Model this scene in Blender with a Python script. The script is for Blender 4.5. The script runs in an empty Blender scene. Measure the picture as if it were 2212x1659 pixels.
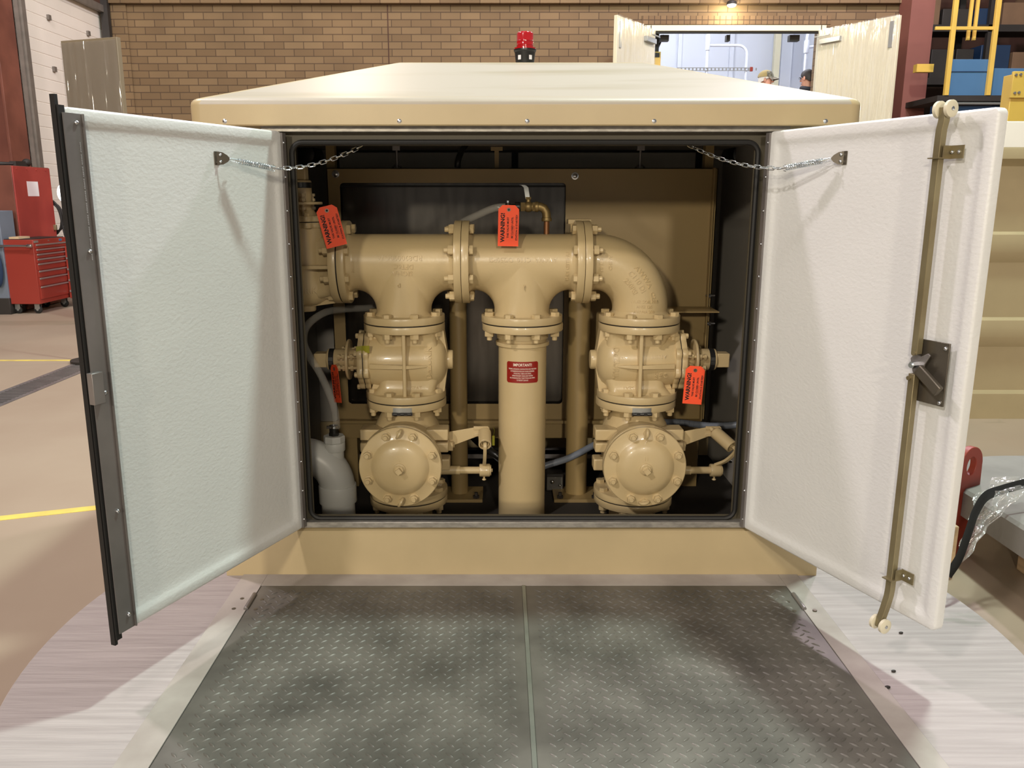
import bpy, math, random
from mathutils import Vector, Matrix
random.seed(7)
SC = bpy.context.scene
COL = SC.collection
PI = math.pi
V = Vector
MW = {}          # world matrix of every thing's root

# ------------------------------------------------------------------ materials
def lin(h):
    if isinstance(h, str):
        h = h.lstrip('#'); h = [int(h[i:i+2], 16) / 255 for i in (0, 2, 4)]
    return tuple((c / 12.92 if c <= .04045 else ((c + .055) / 1.055) ** 2.4) for c in h) + (1.0,)

def mat(name, color, rough=.5, metal=0., var=0., vscale=8., color2=None, bump=0., bscale=60., bdist=.002,
        spec=.5, alpha=1., emit=None, estr=0., trans=0., stretch=None, coat=0., vlo=.35, vhi=.65, detail=6.):
    m = bpy.data.materials.new(name); m.use_nodes = True
    nt = m.node_tree; N = nt.nodes; L = nt.links
    b = N['Principled BSDF']
    c = lin(color)
    b.inputs['Base Color'].default_value = c
    b.inputs['Roughness'].default_value = rough
    b.inputs['Metallic'].default_value = metal
    b.inputs['Specular IOR Level'].default_value = spec
    b.inputs['Alpha'].default_value = alpha
    b.inputs['Transmission Weight'].default_value = trans
    b.inputs['Coat Weight'].default_value = coat
    if emit:
        b.inputs['Emission Color'].default_value = lin(emit); b.inputs['Emission Strength'].default_value = estr
    tc = N.new('ShaderNodeTexCoord'); src = tc.outputs['Object']
    if stretch:
        mp = N.new('ShaderNodeMapping'); mp.inputs['Scale'].default_value = stretch
        L.new(src, mp.inputs['Vector']); src = mp.outputs['Vector']
    if var or color2:
        n = N.new('ShaderNodeTexNoise'); n.inputs['Scale'].default_value = vscale; n.inputs['Detail'].default_value = detail
        L.new(src, n.inputs['Vector'])
        r = N.new('ShaderNodeValToRGB')
        r.color_ramp.elements[0].position = vlo; r.color_ramp.elements[1].position = vhi
        c2 = lin(color2) if color2 else tuple(x * (1 - var) for x in c[:3]) + (1,)
        r.color_ramp.elements[0].color = c2; r.color_ramp.elements[1].color = c
        L.new(n.outputs['Fac'], r.inputs['Fac']); L.new(r.outputs['Color'], b.inputs['Base Color'])
    if bump:
        n = N.new('ShaderNodeTexNoise'); n.inputs['Scale'].default_value = bscale; n.inputs['Detail'].default_value = 4
        L.new(src, n.inputs['Vector'])
        bp = N.new('ShaderNodeBump'); bp.inputs['Strength'].default_value = bump; bp.inputs['Distance'].default_value = bdist
        L.new(n.outputs['Fac'], bp.inputs['Height']); L.new(bp.outputs['Normal'], b.inputs['Normal'])
    return m

def brick_mat(name, bw, rh, c1, c2, mortar, off=.5, axes='xz'):
    m = bpy.data.materials.new(name); m.use_nodes = True
    nt = m.node_tree; N = nt.nodes; L = nt.links; b = N['Principled BSDF']
    b.inputs['Roughness'].default_value = .85
    g = N.new('ShaderNodeTexCoord'); sp = N.new('ShaderNodeSeparateXYZ'); cb = N.new('ShaderNodeCombineXYZ')
    L.new(g.outputs['Object'], sp.inputs[0])
    L.new(sp.outputs['X'], cb.inputs['X']); L.new(sp.outputs['Z'], cb.inputs['Y'])
    t = N.new('ShaderNodeTexBrick'); t.inputs['Scale'].default_value = 1
    t.inputs['Brick Width'].default_value = bw; t.inputs['Row Height'].default_value = rh
    t.inputs['Mortar Size'].default_value = .0055; t.inputs['Mortar Smooth'].default_value = .15; t.offset = off
    t.inputs['Color1'].default_value = lin(c1); t.inputs['Color2'].default_value = lin(c2); t.inputs['Mortar'].default_value = lin(mortar)
    t.inputs['Bias'].default_value = .1
    L.new(cb.outputs[0], t.inputs['Vector'])
    n = N.new('ShaderNodeTexNoise'); n.inputs['Scale'].default_value = 1.3; L.new(g.outputs['Object'], n.inputs['Vector'])
    mx = N.new('ShaderNodeMix'); mx.data_type = 'RGBA'; mx.blend_type = 'OVERLAY'; mx.inputs['Factor'].default_value = .35
    L.new(t.outputs['Color'], mx.inputs['A']); L.new(n.outputs['Color'], mx.inputs['B'])
    n2 = N.new('ShaderNodeRGBToBW'); L.new(n.outputs['Color'], n2.inputs[0]); L.new(n2.outputs[0], mx.inputs['B'])
    L.new(mx.outputs['Result'], b.inputs['Base Color'])
    bp = N.new('ShaderNodeBump'); bp.inputs['Strength'].default_value = .8; bp.inputs['Distance'].default_value = .01; bp.invert = True
    L.new(t.outputs['Fac'], bp.inputs['Height']); L.new(bp.outputs['Normal'], b.inputs['Normal'])
    return m

def film_mat(name, gloss=.25, tint='#eef0ea', body=.12):
    """thin clear wrapping film: mostly see-through, with a little milky body and sharp creased highlights"""
    m = bpy.data.materials.new(name); m.use_nodes = True
    nt = m.node_tree; N = nt.nodes; L = nt.links; N.clear()
    o = N.new('ShaderNodeOutputMaterial'); tr = N.new('ShaderNodeBsdfTransparent'); gl = N.new('ShaderNodeBsdfGlossy'); df = N.new('ShaderNodeBsdfDiffuse')
    gl.inputs['Roughness'].default_value = .15; df.inputs['Color'].default_value = lin(tint)
    tc = N.new('ShaderNodeTexCoord'); mp = N.new('ShaderNodeMapping'); mp.inputs['Scale'].default_value = (15, 15, 1.3)
    n = N.new('ShaderNodeTexNoise'); n.inputs['Scale'].default_value = 1.1; n.inputs['Detail'].default_value = 3
    bp = N.new('ShaderNodeBump'); bp.inputs['Strength'].default_value = 1; bp.inputs['Distance'].default_value = .03
    L.new(tc.outputs['Object'], mp.inputs['Vector']); L.new(mp.outputs['Vector'], n.inputs['Vector']); L.new(n.outputs['Fac'], bp.inputs['Height'])
    L.new(bp.outputs['Normal'], gl.inputs['Normal'])
    m1 = N.new('ShaderNodeMixShader'); m1.inputs['Fac'].default_value = body
    m2 = N.new('ShaderNodeMixShader'); m2.inputs['Fac'].default_value = gloss
    L.new(tr.outputs[0], m1.inputs[1]); L.new(df.outputs[0], m1.inputs[2])
    L.new(m1.outputs[0], m2.inputs[1]); L.new(gl.outputs[0], m2.inputs[2]); L.new(m2.outputs[0], o.inputs['Surface'])
    return m

M = {}
M['gel'] = mat('beige gelcoat', '#bba882', .38, var=.08, vscale=5, bump=.12, bscale=240, bdist=.0008)
M['roof'] = mat('gelcoat with painted sheen and dust', '#aca395', .42, var=.0, color2='#9b907a', vscale=2.0, stretch=(.5, 4.2, 1), vlo=.28, vhi=.48, bump=.12, bscale=240, bdist=.0008)
M['paint'] = mat('beige enamel', '#cbb589', .3, var=.06, vscale=6, bump=.25, bscale=110, bdist=.0011, coat=.15)
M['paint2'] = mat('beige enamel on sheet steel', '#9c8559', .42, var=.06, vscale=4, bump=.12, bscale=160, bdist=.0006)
M['white'] = mat('white fibreglass door liner', '#e2e3e1', .42, var=.04, vscale=3, bump=.3, bscale=85, bdist=.003, stretch=(1, 1, 1.6))
M['liner'] = mat('grey interior liner', '#a39e97', .6, var=.08, vscale=4)
M['alu'] = mat('mill aluminium', '#a9a49c', .42, .55, var=.3, vscale=14, stretch=(3, 8, 8))
M['zinc'] = mat('grey zinc strip', '#8f8a88', .38, .6, var=.2, vscale=7)
M['steel'] = mat('bright steel', '#c9cbce', .22, 1.)
M['chrome'] = mat('bright zinc plated wire', '#e2e7ea', .25, 1.)
M['yzinc'] = mat('yellow zinc plate', '#9c9272', .38, .6, color2='#84775a', vscale=9, vlo=.3, vhi=.7)
M['darkplate'] = mat('dark zinc plate', '#6e675c', .4, .7, var=.15, vscale=12)
M['stainless'] = mat('brushed stainless sheet', '#5a5651', .24, 1., var=.25, vscale=5, stretch=(7, 1, 1))
M['rubber'] = mat('black rubber', '#141312', .6)
M['black'] = mat('black plastic', '#191816', .35)
M['nylon'] = mat('ivory nylon', '#ddd6bd', .4)
M['pvc'] = mat('white plastic pipe', '#cfcfc9', .35, var=.04, vscale=8)
M['orange'] = mat('orange card', '#ff5528', .6, emit=None)
M['ink'] = mat('black ink', '#1a0d0a', .7)
M['redlabel'] = mat('red label film', '#8f1d14', .35)
M['labelink'] = mat('pale label print', '#e9dccd', .6)
M['brass'] = mat('brass', '#8f7a50', .45, .7, var=.2, vscale=30)
M['copper'] = mat('red brass nipple', '#8a6040', .4, .7)
M['hoseclear'] = mat('clear vinyl hose', '#d9d6cc', .12, trans=.0, alpha=.17, spec=.8)
M['conduit'] = mat('grey flexible conduit', '#6f7682', .38)
M['redlens'] = mat('red beacon lens', '#a80a14', .12, coat=.6, spec=.7)
M['slab'] = mat('broomed concrete', '#aca3a0', .85, color2='#958c89', vscale=3.0, stretch=(1.1, 21, 1), vlo=.2, vhi=.66, detail=9., bump=.5, bscale=9, bdist=.004)
M['concrete'] = mat('trowelled concrete', '#aea69e', .8, color2='#938a82', vscale=5, bump=.15, bscale=60)
M['concrete2'] = mat('grey cast concrete', '#8b8781', .85, color2='#77736e', vscale=4, bump=.3, bscale=50)
M['tread'] = mat('diamond tread plate', '#7b776f', .46, .3, color2='#4b4842', vscale=5, vlo=.28, vhi=.74, bump=.1, bscale=130, detail=12.)
M['treadbar'] = mat('galvanised bar', '#8d9188', .4, .6, var=.2, vscale=9)
M['floor'] = mat('hall floor concrete', '#9f8f7b', .6, color2='#907d6a', vscale=.9, vlo=.3, vhi=.7, bump=.1, bscale=30, detail=10.)
M['yellow'] = mat('yellow enamel', '#cba94e', .4, var=.1, vscale=4)
M['yline'] = mat('yellow floor paint', '#d8c25c', .6, color2='#bda75c', vscale=9)
M['cartred'] = mat('red tool cabinet paint', '#93352a', .35, var=.06, vscale=3)
M['cabred'] = mat('faded red locker paint', '#a9423a', .45, color2='#9a3a35', vscale=3)
M['rust'] = mat('rust red column paint', '#7a4636', .6, color2='#653729', vscale=3)
M['rust2'] = mat('maroon column paint', '#7a4a40', .6, var=.08, vscale=3)
M['whitedoor'] = mat('white sectional door', '#e6ddd2', .55, var=.06, vscale=2)
M['track'] = mat('galvanised track', '#847c74', .5, .5, var=.2, vscale=9)
M['darkbrown'] = mat('dark brown cladding', '#4a2e20', .8, var=.2, vscale=2)
M['brick'] = brick_mat('tan brick', .276, .0965, '#7e6749', '#6d573c', '#4f3d2b')
M['soldier'] = brick_mat('tan soldier brick', .083, .115, '#83694a', '#725a3e', '#4f3d2b', off=0.)
M['beigedoor'] = mat('pale cream door paint', '#d9d2b4', .45, var=.04, vscale=3)
M['olivepanel'] = mat('olive beige panel', '#7b6e57', .45, var=.06, vscale=3)
M['roomwhite'] = mat('cool white room wall', '#d6dae4', .6)
M['tube'] = mat('white painted tube', '#dfe3ee', .4)
M['film'] = film_mat('clear stretch film', .2, body=.06)
M['film2'] = film_mat('loose clear bag', .22, '#e8e4dc', .16)
M['blue'] = mat('blue sheet metal', '#41688a', .5, var=.06, vscale=3)
M['darkblue'] = mat('dark blue machine paint', '#1c3350', .45, var=.2, vscale=3)
M['dark'] = mat('dark steel', '#2b2622', .6, var=.3, vscale=3)
M['card'] = mat('brown cardboard', '#6f563f', .8, var=.15, vscale=4)
M['wood'] = mat('pale lumber', '#d0b48e', .7, var=.2, vscale=6, stretch=(1, 1, 12))
M['redlug'] = mat('red lifting lug paint', '#95392a', .5, color2='#863224', vscale=5)
M['bluecap'] = mat('blue plastic', '#0d72c9', .35)
M['grey'] = mat('grey machine paint', '#6c7480', .5, var=.1, vscale=4)
M['skin'] = mat('skin', '#c99279', .5)
M['flangegrey'] = mat('olive grey sealing flange', '#504939', .55)
M['pan'] = mat('dark pit floor', '#3a3631', .8, var=.2, vscale=6)
M['hairw'] = mat('white hair', '#e8e2da', .7)
M['hairb'] = mat('dark brown hair', '#2b221d', .6)
M['cap'] = mat('khaki cap cloth', '#b39d6a', .8)
M['cap2'] = mat('grey camouflage cloth', '#6d685c', .8, color2='#948f82', vscale=30, vlo=.45, vhi=.55)
M['jacket'] = mat('dark navy jacket', '#1b1d27', .75)
M['shirt'] = mat('grey work shirt', '#a9a7a2', .8)
M['trousers'] = mat('dark work trousers', '#2c2f38', .85)
M['eye'] = mat('dark eye', '#2a1c16', .3)
M['sticker'] = mat('yellow green sticker', '#8f8a1c', .5)
M['nameplate'] = mat('black and silver name plate', '#2b2b2c', .3, .3)
M['silver'] = mat('silver plate', '#a8aaa8', .3, .7)
M['paper'] = mat('white paper', '#e9e4e4', .7)
M['lampglow'] = mat('glowing lamp lens', '#ffffff', .3, emit='#fff6dc', estr=30)
M['lampglow2'] = mat('glowing work lamp lens', '#ffffff', .3, emit='#ffffff', estr=3)
M['gel2'] = mat('shaded beige gelcoat', '#a59574', .4, var=.08, vscale=4, bump=.12, bscale=200, bdist=.0008)  # same gelcoat in a darker copy; the neighbour's weaker light is painted in
M['board'] = mat('off white back board', '#c9c4b8', .6)

# ------------------------------------------------------------------ mesh building
def basis(axis):
    w = V(axis).normalized()
    a = V((0, 0, 1)) if abs(w.z) < .9 else V((1, 0, 0))
    u = a.cross(w).normalized(); v = w.cross(u)
    return u, v, w

class MB:
    def __init__(s): s.v = []; s.f = []
    def add(s, vs, fs):
        k = len(s.v); s.v += [V(p) for p in vs]; s.f += [tuple(i + k for i in f) for f in fs]; return s
    def box(s, x0, x1, y0, y1, z0, z1):
        p = [(x0,y0,z0),(x1,y0,z0),(x1,y1,z0),(x0,y1,z0),(x0,y0,z1),(x1,y0,z1),(x1,y1,z1),(x0,y1,z1)]
        return s.add(p, [(0,3,2,1),(4,5,6,7),(0,1,5,4),(1,2,6,5),(2,3,7,6),(3,0,4,7)])
    def obox(s, c, u, v, w, a, b, d):
        """box centred c with half sizes a,b,d along u,v,w"""
        c, u, v, w = V(c), V(u).normalized(), V(v).normalized(), V(w).normalized()
        p = [c + u*i*a + v*j*b + w*k*d for k in (-1,1) for j in (-1,1) for i in (-1,1)]
        return s.add(p, [(0,2,3,1),(4,5,7,6),(0,1,5,4),(1,3,7,5),(3,2,6,7),(2,0,4,6)])
    def loft(s, rings, cap0=True, cap1=True, closed=True):
        n = len(rings[0]); vs = [p for r in rings for p in r]; fs = []
        for i in range(len(rings) - 1):
            for j in range(n if closed else n - 1):
                a = i*n + j; b = i*n + (j+1) % n
                fs.append((a, b, b + n, a + n))
        if cap0: fs.append(tuple(range(n - 1, -1, -1)))
        if cap1: fs.append(tuple(range((len(rings)-1)*n, len(rings)*n)))
        return s.add(vs, fs)
    def lathe(s, prof, o=(0,0,0), axis=(0,0,1), n=32, a0=0.):
        u, v, w = basis(axis); o = V(o)
        rings = [[o + w*h + (u*math.cos(a0+2*PI*k/n) + v*math.sin(a0+2*PI*k/n))*max(r, 1e-5) for k in range(n)] for h, r in prof]
        return s.loft(rings)
    def cyl(s, p0, p1, r0, r1=None, n=24, a0=0.):
        p0, p1 = V(p0), V(p1); r1 = r0 if r1 is None else r1
        return s.lathe([(0, r0), ((p1-p0).length, r1)], p0, p1 - p0, n, a0)
    def rcyl(s, p0, p1, r, b=.003, n=32):
        p0, p1 = V(p0), V(p1); l = (p1-p0).length
        return s.lathe([(0, r-b), (b*.3, r-b*.3), (b, r), (l-b, r), (l-b*.3, r-b*.3), (l, r-b)], p0, p1 - p0, n)
    def tube(s, pts, r, n=10, closed=False, caps=True):
        P = [V(p) for p in pts]; m = len(P); rings = []; up = None
        for i in range(m):
            t = (P[(i+1) % m] - P[i-1]) if closed else (P[min(i+1, m-1)] - P[max(i-1, 0)])
            t.normalize()
            if up is None: up = basis(t)[0]
            up = (up - t*up.dot(t)).normalized(); v = t.cross(up)
            rr = r[i] if isinstance(r, (list, tuple)) else r
            rings.append([P[i] + (up*math.cos(2*PI*k/n) + v*math.sin(2*PI*k/n))*rr for k in range(n)])
        if closed: rings.append(rings[0]); return s.loft(rings, False, False)
        return s.loft(rings, caps, caps)
    def sphere(s, c, r, n=20, m=12, axis=(0,0,1)):
        rx = r if isinstance(r, (tuple, list)) else (r, r, r); c = V(c)
        rings = [[c + V((rx[0]*math.sin(PI*i/m)*math.cos(2*PI*k/n), rx[1]*math.sin(PI*i/m)*math.sin(2*PI*k/n), -rx[2]*math.cos(PI*i/m))) for k in range(n)] for i in range(m+1)]
        rings[0] = [c - V((0,0,rx[2])) + (p - rings[0][0])*0 + V((1e-5*math.cos(2*PI*k/n), 1e-5*math.sin(2*PI*k/n), 0)) for k, p in enumerate(rings[0])]
        rings[m] = [c + V((0,0,rx[2])) + V((1e-5*math.cos(2*PI*k/n), 1e-5*math.sin(2*PI*k/n), 0)) for k in range(n)]
        return s.loft(rings)
    def prism(s, poly, o, u, v, d):
        """2-D polygon (in u,v from o), pushed by vector d"""
        o, u, v, d = V(o), V(u), V(v), V(d)
        a = [o + u*x + v*y for x, y in poly]
        return s.loft([a, [p + d for p in a]])
    def ringplate(s, c, axis, r0, r1, h, n=32):
        u, v, w = basis(axis); c = V(c)
        R = lambda r, z: [c + w*z + (u*math.cos(2*PI*k/n) + v*math.sin(2*PI*k/n))*r for k in range(n)]
        return s.loft([R(r0, 0), R(r1, 0), R(r1, h), R(r0, h), R(r0, 0)], False, False)
    def grid(s, fn, nu, nv):
        vs = [fn(i/nu, j/nv) for j in range(nv+1) for i in range(nu+1)]
        return s.add(vs, [(j*(nu+1)+i, j*(nu+1)+i+1, (j+1)*(nu+1)+i+1, (j+1)*(nu+1)+i) for j in range(nv) for i in range(nu)])
    def xf(s, Mx): s.v = [Mx @ p for p in s.v]; return s
    def mesh(s, name, m, smooth=35):
        me = bpy.data.meshes.new(name); me.from_pydata([tuple(p) for p in s.v], [], s.f)
        me.materials.append(M[m] if isinstance(m, str) else m)
        if smooth:
            me.polygons.foreach_set('use_smooth', [True]*len(me.polygons))
            me.set_sharp_from_angle(angle=math.radians(smooth))
        me.update(); return me

def tag(o, label=None, cat=None, group=None, kind=None):
    if label: o['label'] = label
    if cat: o['category'] = cat
    if group: o['group'] = group
    if kind: o['kind'] = kind
    return o

def thing(name, label, cat, loc=(0,0,0), rot=None, group=None):
    o = bpy.data.objects.new(name, None); COL.objects.link(o); o.empty_display_size = .05
    R = rot if rot is not None else Matrix.Identity(4)
    if isinstance(rot, (int, float)): R = Matrix.Rotation(rot, 4, 'Z')
    o.matrix_world = Matrix.Translation(loc) @ R
    MW[o.name] = Matrix.Translation(loc) @ R
    return tag(o, label, cat, group)

def rootmx(o):
    while o.parent: o = o.parent
    return MW.get(o.name, Matrix.Identity(4))

def part(b, name, m, parent, world=False, smooth=35, bevel=0., seg=2, label=None, fixn=True):
    if world: b.xf(rootmx(parent).inverted())
    me = b.mesh(name, m, smooth)
    o = bpy.data.objects.new(name, me); COL.objects.link(o); o.parent = parent
    if bevel:
        md = o.modifiers.new('bevel', 'BEVEL'); md.width = bevel; md.segments = seg; md.limit_method = 'ANGLE'; md.angle_limit = math.radians(40)
    if label: o['label'] = label
    return o

def solo(b, name, m, label, cat, group=None, kind=None, smooth=35, bevel=0., origin=None):
    """a top-level object that is one mesh, its origin at its base"""
    lo = V([min(p[i] for p in b.v) for i in range(3)]); hi = V([max(p[i] for p in b.v) for i in range(3)])
    og = V(origin) if origin else V(((lo.x+hi.x)/2, (lo.y+hi.y)/2, lo.z))
    b.xf(Matrix.Translation(-og)); me = b.mesh(name, m, smooth)
    o = bpy.data.objects.new(name, me); COL.objects.link(o); o.location = og; MW[o.name] = Matrix.Translation(og)
    if bevel:
        md = o.modifiers.new('bevel', 'BEVEL'); md.width = bevel; md.segments = 2; md.limit_method = 'ANGLE'; md.angle_limit = math.radians(40)
    return tag(o, label, cat, group, kind)

def struct(b, name, m, smooth=35, bevel=0.):
    return solo(b, name, m, None, None, None, 'structure', smooth, bevel, origin=(0, 0, 0))

def inst(me, name, parent, pos, axis=(0,0,1), spin=0.):
    """a child object sharing mesh data, its local z along axis"""
    u, v, w = basis(axis)
    R = Matrix((u, v, w)).transposed().to_4x4() @ Matrix.Rotation(spin, 4, 'Z')
    o = bpy.data.objects.new(name, me); COL.objects.link(o); o.parent = parent
    o.matrix_local = Matrix.Translation(pos) @ R
    return o

def copy_tree(o, parent=None):
    c = o.copy(); COL.objects.link(c)
    if parent: c.parent = parent
    for ch in list(o.children): copy_tree(ch, c)
    return c

def text_geo(body, size, ext=.0006, align='CENTER', bold=0., sx=1.):
    c = bpy.data.curves.new('lettering', 'FONT'); c.body = body; c.size = size; c.extrude = ext; c.align_x = align; c.align_y = 'CENTER'
    c.resolution_u = 2; c.offset = bold
    o = bpy.data.objects.new('lettering', c); COL.objects.link(o)
    dg = bpy.context.evaluated_depsgraph_get(); dg.update()
    me = bpy.data.meshes.new_from_object(o.evaluated_get(dg))
    vs = [V((v.co.x*sx, v.co.y, v.co.z)) for v in me.vertices]; fs = [tuple(p.vertices) for p in me.polygons]
    bpy.data.objects.remove(o); bpy.data.curves.remove(c); bpy.data.meshes.remove(me)
    return vs, fs

def put_text(b, body, size, fn, ext=.0006, align='CENTER', bold=0., sx=1., x0=0., y0=0.):
    vs, fs = text_geo(body, size, ext, align, bold, sx)
    b.add([fn(p.x + x0, p.y + y0, p.z) for p in vs], fs); return b

def bez(P, n=24):
    """smooth path through points (Catmull-Rom)"""
    P = [V(p) for p in P]; Q = [P[0]*2 - P[1]] + P + [P[-1]*2 - P[-2]]; out = []
    for i in range(1, len(Q) - 2):
        for k in range(n):
            t = k/n; a, b_, c, d = Q[i-1], Q[i], Q[i+1], Q[i+2]
            out.append(.5*((2*b_) + (c-a)*t + (2*a-5*b_+4*c-d)*t*t + (-a+3*b_-3*c+d)*t**3))
    out.append(P[-1]); return out

# ------------------------------------------------------------------ camera
FPX = 1789.; TH = math.radians(12.59); HC = 1.126
cam = bpy.data.cameras.new('camera'); co = bpy.data.objects.new('camera', cam); COL.objects.link(co)
cam.sensor_width = 36; cam.lens = 36*FPX/2212; cam.shift_x = 26/2212; cam.clip_start = .05; cam.clip_end = 200
co.location = (0, 0, HC); co.rotation_euler = (PI/2 - TH, 0, 0); SC.camera = co
def at(px, py, Y):
    """the place at distance Y that the photograph shows at (px, py)"""
    v = (829.5 - py)/FPX; F = math.cos(TH) + v*math.sin(TH); U = v*math.cos(TH) - math.sin(TH)
    return V(((px - 1080)/FPX/F*Y, Y, HC + U/F*Y))
def onz(px, py, z):
    v = (829.5 - py)/FPX; F = math.cos(TH) + v*math.sin(TH); U = v*math.cos(TH) - math.sin(TH); t = (z - HC)/U
    return V(((px - 1080)/FPX*t, F*t, z))
# ------------------------------------------------------------------ the enclosure
FZ = -.05                      # hall floor
XL, XR, YF = -.835, .967, 2.35 # enclosure walls and front
CX = .066
YBK = 3.62
enc = thing('pump_station_enclosure', 'large beige fibreglass pump station enclosure with both front doors swung wide open', 'enclosure', (CX, YF, 0))
OX0, OX1, OZ0, OZ1 = -.6, .738, .163, 1.304

def rrect(x0, x1, y0, y1, r, z, k=5):
    out = []
    for cx, cy, a in ((x1-r, y0+r, -PI/2), (x1-r, y1-r, 0), (x0+r, y1-r, PI/2), (x0+r, y0+r, PI)):
        for i in range(k+1):
            t = a + PI/2*i/k; out.append(V((cx + r*math.cos(t), cy + r*math.sin(t), z)))
    return out
# hipped hood
b = MB()
E0, E1, F0, F1 = -.832, .969, 2.315, 3.665
lv = [(0, 1.318), (-.002, 1.321), (-.002, 1.322), (-.002, 1.371), (-.002, 1.372), (-.0005, 1.379), (.004, 1.3855), (.011, 1.3895), (.022, 1.3935), (.024, 1.3942)]
rings = [rrect(E0+i, E1-i, F0+i, F1-i, .035, z) for i, z in lv]
rings += [rrect(E0+.49, E1-.49, F0+.49, F1-.49, .02, 1.550), rrect(E0+.5, E1-.5, F0+.5, F1-.5, .02, 1.553)]
b.loft(rings, False, True)
b.loft([rrect(E0+.02, E1-.02, F0+.02, F1-.02, .03, 1.318), rrect(E0, E1, F0, F1, .035, 1.318)], False, False)
roof = part(b, 'roof', 'gel', enc, True, smooth=28)
roof.data.materials.append(M['roof'])      # paler slopes: overhead sheen painted in, plus chalky dust streaks
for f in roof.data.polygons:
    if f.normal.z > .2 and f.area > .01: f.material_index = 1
for px in (486, 863, 1139, 1413, 1783):
    p = at(px, 262, F0)
    b = MB().lathe([(0, .0095), (.001, .0095), (.0012, .0078), (.004, .006), (.0055, .002), (.0056, 0)], (p.x, F0 + .002, p.z), (0, -1, 0), 16)
    part(b, 'bolt', 'steel', roof, True)
# base skirt
b = MB()
b.loft([[V((XL-.002, YF-.001, 0)), V((XR+.002, YF-.001, 0)), V((XR+.002, YBK, 0)), V((XL-.002, YBK, 0))],
        [V((XL, YF, .145)), V((XR, YF, .145)), V((XR, YBK, .145)), V((XL, YBK, .145))],
        [V((XL+.008, YF+.012, .153)), V((XR-.008, YF+.012, .153)), V((XR-.008, YBK-.012, .153)), V((XL+.008, YBK-.012, .153))],
        [V((XL+.03, YF+.05, .155)), V((XR-.03, YF+.05, .155)), V((XR-.03, YBK-.05, .155)), V((XL+.03, YBK-.05, .155))],
        [V((XL+.03, YF+.05, 0)), V((XR-.03, YF+.05, 0)), V((XR-.03, YBK-.05, 0)), V((XL+.03, YBK-.05, 0))]], False, False)
part(b, 'base_skirt', 'gel', enc, True, smooth=50)
part(MB().box(XL+.031, XR-.031, 2.46, YBK-.052, FZ, .0015), 'floor_pan', 'pan', enc, True)
# outer walls
b = MB()
z0, z1 = .153, 1.32
b.box(XL, XL+.025, YF+.012, YBK, z0, z1).box(XR-.025, XR, YF+.012, YBK, z0, z1).box(XL, XR, YBK-.025, YBK, z0, z1)
b.box(XL, OX0-.012, YF, YF+.02, z0, z1).box(OX1+.012, XR, YF, YF+.02, z0, z1)
part(b, 'wall_shell', 'gel', enc, True)
# grey liner inside
b = MB(); i0, i1, j1 = XL+.027, XR-.027, YBK-.027
b.box(i0, i0+.006, YF+.03, j1, 0, 1.33).box(i1-.006, i1, YF+.03, j1, 0, 1.33).box(i0, i1, j1-.006, j1, 0, 1.33).box(i0, i1, YF+.03, j1, 1.325, 1.331)
b.box(i0, OX0-.005, YF+.022, YF+.03, .16, 1.33).box(OX1+.005, i1, YF+.022, YF+.03, .16, 1.33)
part(b, 'interior_liner', 'liner', enc, True)
# aluminium frame round the opening
b = MB()
b.box(OX0-.05, OX1+.05, YF-.006, YF+.03, OZ1, OZ1+.017).box(OX0-.012, OX1+.012, YF-.004, YF+.03, OZ0-.006, OZ0+.012)
b.box(OX0-.014, OX0, YF, YF+.03, OZ0, OZ1).box(OX1, OX1+.014, YF, YF+.03, OZ0, OZ1)
part(b, 'opening_frame', 'alu', enc, True, bevel=.0015)
b = MB()
yb = YF+.026
def holed(x0, x1, z0, z1, a0, a1, c0, c1, y, d):
    vs = [(x, yy, z) for yy in (y, y+d) for x, z in ((x0,z0),(x1,z0),(x1,z1),(x0,z1),(a0,c0),(a1,c0),(a1,c1),(a0,c1))]
    fs = []
    for i in range(4):
        j = (i+1) % 4
        fs += [(i, j, 4+j, 4+i), (8+j, 8+i, 12+i, 12+j), (4+i, 4+j, 12+j, 12+i), (j, i, 8+i, 8+j)]
    return MB().add(vs, fs)
part(holed(OX0-.004, OX1+.004, OZ0-.004, OZ1+.03, OX0+.034, OX1-.034, OZ0+.024, OZ1-.034, yb, .006), 'inner_flange', 'flangegrey', enc, True)
g = rrect(OX0+.026, OX1-.026, OZ0+.016, OZ1-.026, .03, 0)
loop = [V((p.x, YF+.018, p.y)) for p in g]
def densify(P, n=3, closed=True):
    out = []
    for i in range(len(P) if closed else len(P)-1):
        a, c = P[i], P[(i+1) % len(P)]
        m = max(1, int((a-c).length/.03)) if n else 1
        out += [a.lerp(c, k/m) for k in range(m)]
    return out
part(MB().tube(densify(loop), .0075, 8, True), 'door_gasket', 'rubber', enc, True)
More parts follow.
